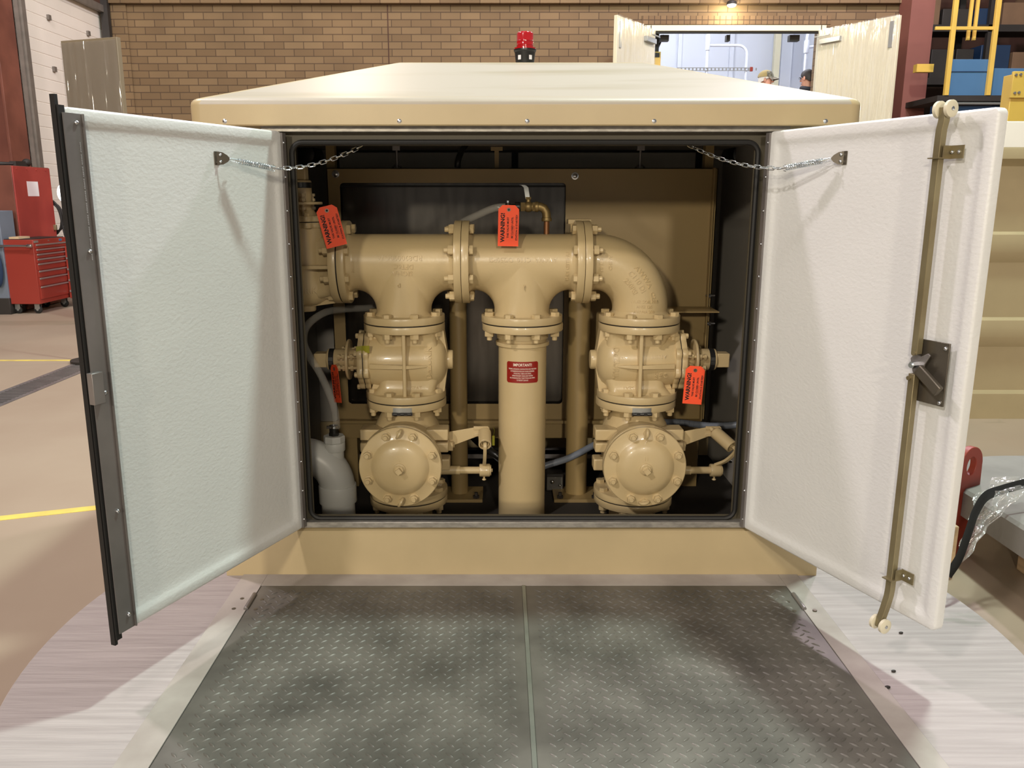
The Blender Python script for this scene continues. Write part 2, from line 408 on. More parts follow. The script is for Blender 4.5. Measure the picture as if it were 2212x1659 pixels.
# rear hatch seen through the cabinet, over the panel
b = MB(); yr = j1-.012
zt = at(1100, 322, yr).z; zb = .9
for xa in (at(725, 340, yr).x, at(1112, 340, yr).x, at(1510, 340, yr).x): b.box(xa-.012, xa+.012, yr-.006, yr+.004, zb, zt+.012)
b.box(at(712, 322, yr).x, at(1525, 322, yr).x, yr-.008, yr+.004, zt-.013, zt+.013)
part(b, 'rear_seal', 'rubber', enc, True)
b = MB()
xs = [at(p, 340, yr).x for p in (733, 1105, 1120, 1502)]
b.box(xs[0], xs[1], yr-.003, yr+.003, zb, zt-.016).box(xs[2], xs[3], yr-.003, yr+.003, zb, zt-.016)
part(b, 'rear_board', 'board', enc, True)
b = MB(); b.box(i0+.01, i1-.01, yr-.07, yr-.02, zt+.02, zt+.06)
part(b, 'ceiling_rail', 'paint2', enc, True)
for px in (660, 1602):
    p = at(px, 296, 3.45)
    part(MB().rcyl((p.x, 3.40, 1.30), (p.x, 3.58, 1.30), .045, .01), 'vent_cap', 'black', enc, True)

# ------------------------------------------------------------------ doors (parts of the enclosure)
class DoorFrame:
    def __init__(s, hx, hy, ox, oy, side):
        s.h = V((hx, hy, 0)); s.d = (V((ox, oy, 0)) - s.h).normalized()
        s.n = V((s.d.y, -s.d.x, 0)) if side < 0 else V((-s.d.y, s.d.x, 0))
        if s.n.y > 0: s.n = -s.n
    def __call__(s, a, n, z): return s.h + s.d*a + s.n*n + V((0, 0, z))
DL = DoorFrame(-.602, 2.345, -.876, 1.71, -1); DL.n = V((.919, -.394, 0)).normalized(); DL.n = V((-DL.d.y, DL.d.x, 0)) if V((-DL.d.y, DL.d.x, 0)).x > 0 else V((DL.d.y, -DL.d.x, 0))
DR = DoorFrame(.742, 2.345, 1.0, 1.73, 1); DR.n = V((-DR.d.y, DR.d.x, 0)) if V((-DR.d.y, DR.d.x, 0)).x < 0 else V((DR.d.y, -DR.d.x, 0))
DZ0, DZ1 = .160, 1.305
def door_panel(D, w, name, label):
    b = MB(); rim = .024
    def ring(i, n):
        return [D(i, n, DZ0+i), D(w-i, n, DZ0+i), D(w-i, n, DZ1-i), D(i, n, DZ1-i)]
    def rr(i, n, r):
        out = []
        for ca, cz, a in ((w-i-r, DZ0+i+r, -PI/2), (w-i-r, DZ1-i-r, 0), (i+r, DZ1-i-r, PI/2), (i+r, DZ0+i+r, PI)):
            for k in range(5):
                t = a + PI/2*k/4; out.append(D(ca + r*math.cos(t), n, cz + r*math.sin(t)))
        return out
    rings = [rr(.004, -.016, .012), rr(0, -.013, .014), rr(0, .006, .014), rr(.002, .011, .012), rr(.006, .0125, .012), rr(.022, .0125, .012), rr(.027, .0117, .012), rr(.034, .0082, .012), rr(.042, .0062, .014), rr(.06, .0058, .016)]
    b.loft(rings)
    o = part(b, name, 'white', enc, True, smooth=50, label=label)
    return o
WL, WR = .682, .672
doorL = door_panel(DL, WL, 'door', 'left door, white inside with a black seal strip down its free edge')
doorR = door_panel(DR, WR, 'door', 'right door, white inside with a latch rod')
for D, o in ((DL, doorL), (DR, doorR)):
    b = MB(); u = D.d*.5 + D.n*1.0; u.normalize()
    b.obox(D(.002, .010, (DZ0+DZ1)/2), D.d, D.n, (0,0,1), .007, .009, (DZ1-DZ0)/2 - .004)
    hg = part(b, 'hinge', 'zinc', o, True)
    for k in range(13):
        z = DZ0 + .03 + (DZ1-DZ0-.06)*k/12
        b = MB().sphere(D(.005, .0195, z), .0035, 10, 6); part(b, 'screw', 'steel', o, True)
# left door trim
b = MB(); b.obox(DL(WL-.015, .0138, (DZ0+DZ1)/2 - .004), DL.d, DL.n, (0,0,1), .021, .0015, (DZ1-DZ0)/2 - .008)
b.obox(DL(WL-.038, .016, (DZ0+DZ1)/2 - .004), DL.d, DL.n, (0,0,1), .0015, .004, (DZ1-DZ0)/2 - .008)
part(b, 'edge_strip', 'zinc', doorL, True)
b = MB()
b.obox(DL(WL+.0055, .003, (DZ0+DZ1)/2 - .004), DL.d, DL.n, (0,0,1), .0075, .0085, (DZ1-DZ0)/2 + .006)
b.obox(DL(WL+.0115, .001, (DZ0+DZ1)/2), DL.d, DL.n, (0,0,1), .0038, .0065, (DZ1-DZ0)/2 + .022)
part(b, 'seal_strip', 'rubber', doorL, True)
for z in (1.275, 1.02, .72, .45, .20):
    part(MB().sphere(DL(WL-.022, .0168, z), .005, 12, 6), 'screw', 'steel', doorL, True)
b = MB()
for k in range(70):
    z = 1.0 + .24*k/70
    if k % 7: b.obox(DL(WL-.026, .0158, z), DL.d, DL.n, (0,0,1), .0012, .0006, .0012)
part(b, 'slot_row', 'steel', doorL, True)
part(MB().obox(DL(WL+.002, .020, .735), DL.d, DL.n, (0,0,1), .014, .008, .034), 'strike_plate', 'zinc', doorL, True, bevel=.001)
# right door latch
RS = .562
b = MB()
def bar(path, a, c):
    rings = []
    for s_, n_, z in path:
        rings.append([DR(s_-a, n_-c, z), DR(s_+a, n_-c, z), DR(s_+a, n_+c, z), DR(s_-a, n_+c, z)])
    return rings
b.loft(bar([(RS, .036, .79), (RS, .036, 1.235), (RS+.001, .037, 1.25), (RS+.004, .040, 1.268), (RS+.009, .042, 1.285), (RS+.010, .043, 1.312)], .008, .008))
part(b, 'latch_rod', 'yzinc', doorR, True, bevel=.001)
b = MB()
b.loft(bar([(RS, .036, .745), (RS, .036, .225), (RS, .038, .205), (RS-.001, .045, .175), (RS-.002, .052, .15), (RS-.002, .054, .128)], .008, .008))
part(b, 'latch_rod', 'yzinc', doorR, True, bevel=.001)
for s_, n_, z in ((RS+.010, .043, 1.308), (RS-.002, .054, .135)):
    for k in (-1, 1):
        q = DR(s_ + k*.0135, n_, z)
        b = MB().lathe([(-.005, .004), (-.005, .014), (-.0035, .0175), (.0035, .0175), (.005, .014), (.005, .004)], q, DR.d, 28)
        rl = part(b, 'roller', 'nylon', doorR, True)
        part(MB().rcyl(q - DR.d*.0062, q + DR.d*.0062, .0045, .001, 12), 'axle', 'steel', rl, True)
for z in (1.222, .262):
    b = MB()
    b.obox(DR(RS+.001, .034, z-.012), DR.d, DR.n, (0,0,1), .014, .018, .0012)
    b.obox(DR(RS+.028, .0175, z), DR.d, DR.n, (0,0,1), .017, .0013, .0135)
    b.obox(DR(RS+.0135, .028, z), DR.d, DR.n, (0,0,1), .0013, .011, .0135)
    gd = part(b, 'rod_guide', 'yzinc', doorR, True)
    for k in (-1, 1): part(MB().sphere(DR(RS+.027+k*.008, .0195, z), .0042, 12, 6), 'screw', 'steel', doorR, True)
b = MB().obox(DR(RS+.026, .0185, .752), DR.d, DR.n, (0,0,1), .043, .002, .070)
lp = part(b, 'latch_plate', 'darkplate', doorR, True, bevel=.0008)
for a, z in ((-.012, .81), (.060, .81), (.060, .69)): part(MB().sphere(DR(RS+a, .021, z), .005, 12, 6), 'screw', 'steel', doorR, True)
b = MB()
b.prism([(-.022, .012), (-.012, .026), (.004, .020), (.022, .030), (.028, .026), (.016, .004), (.014, -.012), (.004, -.026), (-.006, -.030), (-.014, -.014)], DR(RS+.006, .030, .765), DR.d, (0,0,1), DR.n*.004)
part(b, 'cam_plate', 'zinc', doorR, True, bevel=.0008)
b = MB()
dv = (DR.d*.82 + V((0,0,-.57))).normalized(); dw = dv.cross(DR.n)
b.obox(DR(RS+.022, .040, .752) + dv*.024, dv, DR.n, dw, .036, .006, .0125)
part(b, 'latch_lever', 'darkplate', doorR, True, bevel=.003)
b = MB().cyl(DR(RS+.002, .03, .766), DR(RS+.002, .05, .766), .008, n=6).cyl(DR(RS+.002, .03, .766), DR(RS+.002, .054, .766), .0048, n=12)
part(b, 'pivot_bolt', 'chrome', doorR, True)
for a, z in ((.002, .792), (-.004, .735)):
    part(MB().cyl(DR(RS+a, .04, z), DR(RS+a, .049, z), .005, n=12), 'rivet', 'yzinc', doorR, True)

# ------------------------------------------------------------------ door stay chains
def stay(D, s_br, anchor, label, grp, side):
    Zb = 1.224
    t = thing('door_chain', label, 'chain', D(s_br, .0, Zb), None, grp)
    # bracket strap on the door
    tip = D(s_br-.018, .029, Zb-.001)
    b = MB()
    base = D(s_br+.008, .0075, Zb)
    ax = (tip - base).normalized(); up = V((0,0,1)); nn = ax.cross(up).normalized()
    b.prism([(-.002, -.016), (-.002, .016), (.013, .0145), (.024, .008), (.029, .002), (.029, -.002), (.024, -.008), (.013, -.0145)], base, ax, up, nn*.002)
    b.obox(D(s_br+.009, .0065, Zb), D.d, D.n, up, .008, .0016, .016)
    br = part(b, 'door_bracket', 'darkplate', t, True)
    for k in (-1, 1):
        part(MB().sphere(base + ax*.007 + up*k*.008 + nn*(.0025 if nn.dot(D.n) > 0 else -.0005), .0042, 12, 6), 'rivet', 'chrome', br, True)
    A = tip; B = V(anchor)
    sag = .046
    def P(k): return A.lerp(B, k) + V((0, 0, -sag*4*k*(1-k)*(1 - .25*k)))
    pts = [P(i/200) for i in range(201)]
    cum = [0]
    for i in range(200): cum.append(cum[-1] + (pts[i+1]-pts[i]).length)
    Ltot = cum[-1]
    def at_len(l):
        l = max(0, min(Ltot, l)); i = min(199, max(0, next((k for k in range(200) if cum[k+1] >= l), 199)))
        f = (l - cum[i])/(cum[i+1]-cum[i]); p = pts[i].lerp(pts[i+1], f); return p, (pts[i+1]-pts[i]).normalized()
    # spring
    l0, l1 = .018, .112
    c0, d0 = at_len(l0); c1, d1 = at_len(l1); dd = (c1-c0).normalized(); u, v, _ = basis(dd)
    hp = []
    turns, R_ = 18, .0068
    for i in range(turns*14+1):
        a = 2*PI*i/14; hp.append(c0 + (c1-c0)*(i/(turns*14)) + (u*math.cos(a) + v*math.sin(a))*R_)
    part(MB().tube(hp, .0014, 6), 'spring', 'chrome', t, True)
    b = MB()
    for sg in (-1, 1):
        b.tube(bez([c0 - dd*.020 + v*sg*.001, c0 - dd*.012 + v*sg*.0035, c1 + dd*.002 + v*sg*.004, c1 + dd*.003 + v*sg*.009], 6), .0012, 6)
        b.tube(bez([c1 + dd*.022 + u*sg*.001, c1 + dd*.016 + u*sg*.004, c0 - dd*.002 + u*sg*.004, c0 - dd*.003 + u*sg*.010, c0 + dd*.002 + u*sg*.012], 6), .0012, 6)
    part(b, 'draw_bar', 'chrome', t, True)
    # links
    b = MB(); l = l1 + .028; k = 0; LL, W_ = .0235, .0052
    while l + LL*.5 < Ltot + .004:
        p, d = at_len(l); u, v, _ = basis(d)
        q = (u*.5 + v*.85 if k % 2 else u*.95 - v*.3).normalized()
        a = LL/2 - W_; ov = []
        for i in range(9): t_ = -PI/2 + PI*i/8; ov.append(p + d*(a + W_*math.cos(t_)) + q*W_*math.sin(t_))
        for i in range(9): t_ = PI/2 + PI*i/8; ov.append(p + d*(-a + W_*math.cos(t_)) + q*W_*math.sin(t_))
        b.tube(ov, .0013, 6, True); l += LL - .0048; k += 1
    part(b, 'chain', 'chrome', t, True)
    e = B
    b = MB().tube(bez([e + V((-.004, 0, -.004)), e + V((.003, -.003, -.002)), e + V((.003, .0, .004)), e + V((-.001, .006, .006)), V((e.x, YF+.05, e.z+.018))], 6), .0018, 6)
    b.sphere(e + V((0, 0, -.001)), .004, 10, 6)
    b.obox((e.x, e.y+.01, e.z+.020), (1,0,0), (0,1,0), (0,0,1), .012, .010, .004)
    part(b, 'anchor_eye', 'chrome', t, True)
    return t
stay(DL, .245, at(791, 310, 2.42), 'bright spring and chain holding the left door open', 'door stay chains', -1)
stay(DR, .262, at(1481, 310, 2.42), 'bright spring and chain holding the right door open', 'door stay chains', 1)

# ------------------------------------------------------------------ beacon
px = at(1133, 140, 3.0); bz = 1.553
be = thing('beacon_light', 'red warning beacon with ribbed lens on black base atop the beige roof', 'beacon', (px.x, 2.95, bz))
b = MB().lathe([(0, .028), (.004, .029), (.05, .0345), (.054, .0355), (.056, .0375), (.061, .0375)], (0,0,0), (0,0,1), 40)
hb = part(b, 'beacon_base', 'black', be)
b = MB().lathe([(.0605, .0365), (.0655, .0365), (.067, .031), (.068, .0285), (.074, .0282), (.075, .029), (.0765, .0282), (.087, .0282), (.088, .0292), (.0895, .0282), (.109, .0282), (.112, .027), (.115, .0245), (.1165, .02), (.117, 0)], (0,0,0), (0,0,1), 40)
part(b, 'lens', 'redlens', be)
for a, w_ in ((-58, .009), (235, .006)):
    b = MB().grid(lambda i, j, a=a, w_=w_: V(((.0335+.0002)*math.cos(math.radians(a)+(i-.5)*.34), (.0335+.0002)*math.sin(math.radians(a)+(i-.5)*.34), .026+.014*j)), 6, 1)
    part(b, 'sticker', 'paper', hb)
# ------------------------------------------------------------------ pipe fittings
PY = 2.85; AZ = .916; CF = .2045; FR = .1395; FT = .0245; BC = .1207; PR = .0945
def flange(b, c, axis, r=FR, t=FT):
    """disc whose sealing face is at c, looking along axis"""
    return b.lathe([(-t, 0), (-t, r-.002), (-t+.0006, r-.0006), (-t+.002, r), (-.0015, r), (-.0005, r-.0005), (0, r-.0015), (0, 0)], c, axis, 72)
HEX = .0163
bm_ = MB().lathe([(.0265, HEX*.94), (.0272, HEX), (.0375, HEX), (.039, HEX*.9), (.0392, .001)], n=6).cyl((0,0,.026), (0,0,.0275), .0166, n=20)
bm_.cyl((0,0,-.03), (0,0,.03), .009, n=10)
bm_.lathe([(-.0265, HEX*.94), (-.0272, HEX), (-.0435, HEX), (-.0445, HEX*.92), (-.0446, .001)][::-1], n=6).lathe([(-.058, .001), (-.058, .0075), (-.0565, .009), (-.044, .009)], n=14)
BOLT = bm_.mesh('bolt', 'paint', 30)
nm = MB().lathe([(0, .0175), (.0022, .0175), (.0024, .0158), (.0155, .0158), (.017, .0146), (.0171, .001)], n=6).cyl((0,0,0), (0,0,.0022), .0195, n=22).lathe([(.016, .0092), (.0245, .0092), (.026, .0078), (.0261, .001)], n=16)
nm.xf(Matrix.Diagonal((.84,.84,.95,1)))
NUT = nm.mesh('stud_nut', 'paint', 30)
def bolts(parent, c, axis, ref, n=8, r=BC, off=.5, jit=True):
    """ring of flange bolts; heads on the +axis side; ref = direction the pattern straddles"""
    w = V(axis).normalized(); u = V(ref).normalized(); v = w.cross(u)
    for k in range(n):
        a = 2*PI*(k+off)/n
        inst(BOLT, 'bolt', parent, V(c) + (u*math.cos(a) + v*math.sin(a))*r, w, random.uniform(0, 1))
def gasket(parent, c, axis): 
    part(MB().cyl(V(c) - V(axis)*.0022, V(c) + V(axis)*.0022, FR-.0035, n=48), 'gasket', 'rubber', parent)

def letters(parent, *a, **k): part(put_text(MB(), *a, **k), 'cast_lettering', 'paint', parent)

def tee(loc, label):
    t = thing('pipe_tee', label, 'pipe fitting', loc, None, 'flanged pipe tees')
    b = MB(); R = PR
    L_ = CF - .002
    b.lathe([(-L_+FT, R+.012), (-L_+FT+.012, R+.001), (-L_+FT+.02, R), (L_-FT-.02, R), (L_-FT-.012, R+.001), (L_-FT, R+.012)], (0,0,0), (1,0,0), 72)
    flange(b, (L_,0,0), (1,0,0)); flange(b, (-L_,0,0), (-1,0,0)); flange(b, (0,0,-L_), (0,0,-1))
    rings = []; n = 80; rb = PR*.9985
    zb = -L_ + FT
    for st in range(-3, 13):
        ring = []
        for k in range(n):
            f = 2*PI*k/n; cf, sf = math.cos(f), math.sin(f)
            rho = .068*cf*cf + .0002
            al = max(0, st)/12*PI/2
            r = rb + rho*(1 - math.cos(al))
            yy = min(abs(r*sf), R)
            zs = -math.sqrt(max(0, R*R - yy*yy))
            z = zs - rho*(1 - math.sin(al))
            if st < 0:
                z = zb + (z - zb)*(st+3)/3; rr = rb + (.010 if st == -3 else 0)
                r = rr
            yv = max(-R*.9996, min(R*.9996, r*sf))
            if st == 12: z *= .997
            ring.append(V((r*cf, yv, z)))
        rings.append(ring)
    b.loft(rings, False, False)
    part(b, 'tee_body', 'paint', t, smooth=40)
    return t
def cyl_map(x0, a0, R, flip=1):
    """writes text on a horizontal pipe, seen from the front; a0 = angle below the horizontal plane"""
    def fn(x, y, z):
        x, y = flip*x, flip*y
        a = a0 + y/R
        yy = R*math.cos(a)
        if a < 0: yy = max(yy, math.sqrt(max(0, R*R - (x0+x)**2)))
        return V((x0 + x, -yy - z, (R+z)*math.sin(a)))
    return fn
TX1, TX2, EX = -.331, .0755, .482
tee1 = tee((TX1, PY, AZ), 'beige cast pipe tee with upside-down raised letters, next to the left valve')
tee2 = tee((TX2, PY, AZ), 'middle beige pipe tee above the red labelled riser, brass valve on top')
b = MB()
letters(tee1, 'RD890090G16', .0245, cyl_map(0, .22, PR, -1), .0022)
letters(tee1, 'DFT6C', .022, cyl_map(.012, -.08, PR, -1), .0022)
letters(tee1, 'SIGMA', .023, cyl_map(.008, -.32, PR, -1), .0022)
letters(tee1, 'P', .022, cyl_map(-.004, -.78, PR+.004, -1), .0022)
letters(tee1, '6x6x6', .016, lambda x, y, z: V((-.155 - y, -(PR+z)*math.cos(x/PR+.1), -(PR+z)*math.sin(x/PR+.1))), .002)
b = MB()
letters(tee2, 'AWWA  C110  DI250PSI', .0215, cyl_map(0, .16, PR, -1), .0022)
letters(tee2, 'J', .022, cyl_map(.004, -.88, PR+.006, -1), .0022)
letters(tee2, 'UNITED KINT', .016, lambda x, y, z: V((.148 - y, -(PR+z)*math.cos(x/PR+.1), -(PR+z)*math.sin(x/PR+.1))), .0022)
for t in (tee1, tee2): gasket(t, (CF, 0, 0), (1,0,0)); gasket(t, (0,0,-CF), (0,0,-1)); bolts(t, (CF, 0, 0), (1,0,0) if t is tee1 else (-1,0,0), (0,0,1)); bolts(t, (0,0,-CF), (0,0,1), (0,1,0))
gasket(tee1, (-CF, 0, 0), (-1,0,0)); bolts(tee1, (-CF,0,0), (1,0,0), (0,0,1))
# elbow
el = thing('pipe_elbow', 'beige cast pipe elbow bending down from the right tee flange', 'pipe fitting', (EX, PY, AZ))
b = MB(); L_ = CF - .002; ra = .155
path = [V((-L_, 0, 0)), V((-L_+.02, 0, 0))]
for i in range(25):
    a = PI/2*i/24; path.append(V((-ra + ra*math.sin(a), 0, -ra + ra*math.cos(a))))
path += [V((0, 0, -L_+.02)), V((0, 0, -L_))]
b.tube(path, PR, 64)
b.lathe([(FT, PR+.012), (FT+.012, PR+.001), (FT+.02, PR-.001)], (-L_,0,0), (1,0,0), 64).lathe([(FT, PR+.012), (FT+.012, PR+.001), (FT+.02, PR-.001)], (0,0,-L_), (0,0,1), 64)
flange(b, (-L_,0,0), (-1,0,0)); flange(b, (0,0,-L_), (0,0,-1))
part(b, 'elbow_body', 'paint', el, smooth=40)
def elb(a0, h0, rot, flip=1):
    """text on the front of the bend: a0 = angle along the bend, h0 = offset outwards"""
    def fn(x, y, z):
        X = x*math.cos(rot) - y*math.sin(rot); Y = x*math.sin(rot) + y*math.cos(rot)
        h = h0 + Y; fi = max(-1.2, min(1.2, h/PR)); R_ = PR + z
        a = a0 + X/(ra + R_*math.sin(fi)*.6)
        rr = ra + R_*math.sin(fi)
        return V((-ra + rr*math.sin(a), -R_*math.cos(fi), -ra + rr*math.cos(a)))
    return fn
b = MB()
letters(el, 'AWWA', .024, elb(.92, .035, PI/2*0+.0), .0024)
letters(el, 'C110 DI', .024, elb(.92, .008, 0), .0024)
letters(el, '250PSI', .024, elb(.92, -.019, 0), .0024)
letters(el, 'C2', .020, elb(1.30, .035, 0), .0024)
for i, s_ in enumerate(('TYLER SOIL PIPE', 'ANSI 125', 'AWWA 250')):
    letters(el, s_, .0135, lambda x, y, z, i=i: V(((PR+z)*math.sin(x/PR), -(PR+z)*math.cos(x/PR), -.125 - .017*i + y)), .0022)
letters(el, 'UNITED', .016, lambda x, y, z: V((-.148 + y, -(PR+z)*math.cos(x/PR+.1), (PR+z)*math.sin(x/PR+.05))), .0022)
letters(el, 'CHINA', .016, lambda x, y, z: V((-.118 + y, -(PR+z)*math.cos(x/PR+.1), (PR+z)*math.sin(x/PR+.05))), .0022)
gasket(el, (0,0,-CF), (0,0,-1)); bolts(el, (0,0,-CF), (0,0,1), (0,1,0))
# little caps on the upper flange lugs
for t, x in ((tee2, CF), (tee1, CF), (tee1, -CF)):
    pass
part(MB().obox((.198, .07, .134), (1,0,0), (0,1,0), (0,0,1), .04, .03, .008), 'stay_lug', 'paint', tee2, bevel=.002)

# ------------------------------------------------------------------ plug valves
VH = .1335
def plug_valve(loc, label, flip=False, rot=None, label_text=True):
    """flow along z, operating shaft out along -x (or +x when flipped)"""
    s = -1 if flip else 1
    t = thing('plug_valve', label, 'valve', loc, rot, 'six inch plug valves')
    X = lambda x: s*x
    L_ = VH - .002
    b = MB()
    flange(b, (0,0,L_), (0,0,1)); flange(b, (0,0,-L_), (0,0,-1))
    # tapered port block, rounded
    def rr(zz, x0, x1, d, r=.03):
        return [V((X(p.x), p.y, zz)) for p in rrect(x0, x1, -d, d, r, 0, 5)]
    b.loft([rr(-L_+FT-.002, -.108, .112, .098), rr(-L_+FT+.008, -.1, .106, .086), rr(-.085, -.088, .112, .080), rr(-.06, -.084, .12, .079), rr(0, -.082, .125, .079), rr(.06, -.084, .12, .079), rr(.085, -.092, .114, .080), rr(L_-FT-.008, -.104, .110, .086), rr(L_-FT+.002, -.112, .115, .098)], False, False)
    # barrel with domed end
    prof = [(-.125, .088), (-.095, .094), (-.06, .0985), (.05, .1), (.085, .099), (.108, .093), (.128, .079), (.141, .06), (.147, .042), (.148, .034), (.164, .0335), (.167, .031), (.167, 0)]
    b.lathe(prof, (0,0,0), (s,0,0), 64)
    # side webs down to the flanges
    for sg in (-1, 1):
        b.loft([[V((X(x), y, z)) for x, y in ((.095, -.035), (.137 if i else .149, -.03), (.137 if i else .149, .03), (.095, .035))] for i, z in enumerate((sg*.02, sg*(L_-FT)))], True, True)
        b.loft([[V((X(x), y, z)) for x, y in ((-.06, -.05), (-.118 if i else -.1, -.045), (-.118 if i else -.1, .045), (-.06, .05))] for i, z in enumerate((sg*.05, sg*(L_-FT)))], True, True)
    part(b, 'valve_body', 'paint', t, smooth=40)
    # ribs
    b = MB(); b.box(min(X(.003), X(.015)), max(X(.003), X(.015)), -.124, -.07, -L_+FT-.001, L_-FT+.001)
    part(b, 'vertical_rib', 'paint', t, bevel=.0025)
    b = MB()
    rg = []
    for x, d, h in ((-.112, .1, .009), (-.05, .112, .008), (.008, .121, .0065), (.05, .112, .0055), (.085, .101, .003)):
        rg.append([V((X(x), -d, -.006-h)), V((X(x), -.07, -.006-h)), V((X(x), -.07, -.006+h)), V((X(x), -d, -.006+h))])
    b.loft(rg); part(b, 'cross_rib', 'paint', t, bevel=.002)
    # bonnet: scalloped plates
    def scallop(x, r0, amp, dth, shift=0.):
        ring = []
        for k in range(96):
            a = 2*PI*k/96
            lobe = max(0., math.cos(8*(a + shift)))**.7
            r = r0 + amp*lobe
            ring.append((r*math.cos(a), r*math.sin(a)))
        return [[V((X(x+dx), y*kk, z*kk)) for y, z in ring] for dx, kk in ((0, .985), (.002, 1), (dth-.002, 1), (dth, .985))]
    part(MB().loft(scallop(-.134, .094, .011, .018, PI/8)), 'bonnet_flange', 'paint', t, smooth=40)
    part(MB().cyl((X(-.1338), 0, 0), (X(-.1372), 0, 0), .092, n=48), 'gasket', 'rubber', t)
    bn = MB().loft(scallop(-.1555, .094, .011, .0185, PI/8))
    bn.lathe([(.150, .06), (.158, .052), (.172, .042), (.175, .038), (.196, .034)], (0,0,0), (-s,0,0), 40)
    bo = part(bn, 'bonnet', 'paint', t, smooth=40)
    for k in range(8):
        a = 2*PI*(k+.5)/8
        inst(NUTS, 'cap_screw', t, V((X(-.1555), .0965*math.cos(a), .0965*math.sin(a))), (-s,0,0), .3*k)
    part(MB().rcyl((X(-.192), 0, 0), (X(-.201), 0, 0), .071, .0025, 48), 'stop_plate', 'paint', t, smooth=40)
    b = MB()
    for y, z, r in ((-.045, -.022, .0075), (-.05, .018, .0075), (.04, .03, .0075)):
        b.cyl((X(-.225), y, z), (X(-.156), y, z), .0052, n=10)
        for x in (-.228, -.212, -.184): b.cyl((X(x), y, z), (X(x+.009), y, z), .0105, n=6)
    part(b, 'stop_bolt', 'paint', t)
    # actuator cap and square operating nut
    b = MB().lathe([(.2, .037), (.202, .0375), (.266, .0375), (.270, .036), (.272, .033), (.272, 0)], (0,0,0), (-s,0,0), 40)
    cp = part(b, 'actuator_cap', 'paint', t)
    rg = MB().lathe([(.246, .0378), (.246, .0381), (.264, .0381), (.264, .0378)], (0,0,0), (-s,0,0), 40)
    bd = part(rg, 'label_band', 'nameplate', cp)
    b = MB()
    for q in range(3):
        put_text(b, 'OPEN SHUT', .0052, lambda x, y, z, q=q: V((X(-.2505-.005*q) - y*s, -(.0381+z)*math.cos(x/.038), (.0381+z)*math.sin(x/.038)*s)), .0002)
    part(b, 'label_print', 'silver', cp)
    b = MB(); b.box(min(X(-.272), X(-.316)), max(X(-.272), X(-.316)), -.0245, .0245, -.0245, .0245)
    part(b, 'operating_nut', 'paint', t, bevel=.003)
    # raised letters
    b = MB(); Rb = .0982
    if not flip:
        letters(t, 'DeZURIK', .028, lambda x, y, z: V((.089 - y, -(Rb+z)*math.cos((x+.004)/Rb), (Rb+z)*math.sin((x+.004)/Rb))), .0026)
        letters(t, '6', .026, lambda x, y, z: V((.066 - y, -(.0985+z)*math.cos((x+.024)/Rb), (.0985+z)*math.sin((x+.024)/Rb))), .0026)
        letters(t, 'SEAT', .017, lambda x, y, z: V((.045 + x, -.0795 - z, -.085 + y)), .0022)
    else:
        letters(t, 'DeZURIK', .028, lambda x, y, z: V((-.089 + y, -(Rb+z)*math.cos((-x+.004)/Rb), (Rb+z)*math.sin((-x+.004)/Rb))), .0026)
        letters(t, '6', .026, lambda x, y, z: V((-.066 + y, -(.0985+z)*math.cos((-x+.024)/Rb), (.0985+z)*math.sin((-x+.024)/Rb))), .0026)
        letters(t, 'SEAT', .018, lambda x, y, z: V((-.042 - x, -.0795 - z, -.085 - y)), .0026)
        letters(t, 'A13699', .0165, lambda x, y, z: V((.055 - x, -(.0985+z)*math.cos((.028-y)/Rb), (.0985+z)*math.sin((.028-y)/Rb))), .0022)
        for i, q in enumerate(('CAST', 'USA', 'C-1')):
            letters(t, q, .013, lambda x, y, z, i=i: V((.05 + .016*i + y, -(.0985+z)*math.cos((-.04 - x)/Rb), (.0985+z)*math.sin((-.04-x)/Rb))), .0022)
    return t
NUTS = MB().lathe([(0, .0095), (.008, .0095), (.0095, .008), (.0096, .001)], n=6).mesh('cap_screw', 'paint', 30)
PVZ = AZ - CF - VH
pv1 = plug_valve((TX1, PY, PVZ), 'beige plug valve below the left tee, square operating nut pointing left')
pv2 = plug_valve((EX, PY, PVZ), 'beige plug valve below the elbow, square operating nut pointing right', True)
pv3 = plug_valve((TX1 - CF - VH, PY, AZ), 'upright beige plug valve at the far left, square operating nut on top', False, Matrix.Rotation(PI/2, 4, 'Y'))
b = MB().grid(lambda i, j: V((-.155 + .046*i, -.094 - .0005 + .004*math.sin(i*PI) - .004*(i > .5), .062 - .026*j + .004*i)), 6, 2)
stk = part(b, 'sticker', 'sticker', pv1, label='yellow green paper sticker across the bonnet joint')
for t in (pv1, pv2):
    gasket(t, (0,0,-VH), (0,0,-1)); bolts(t, (0,0,-VH), (0,0,1), (0,1,0))

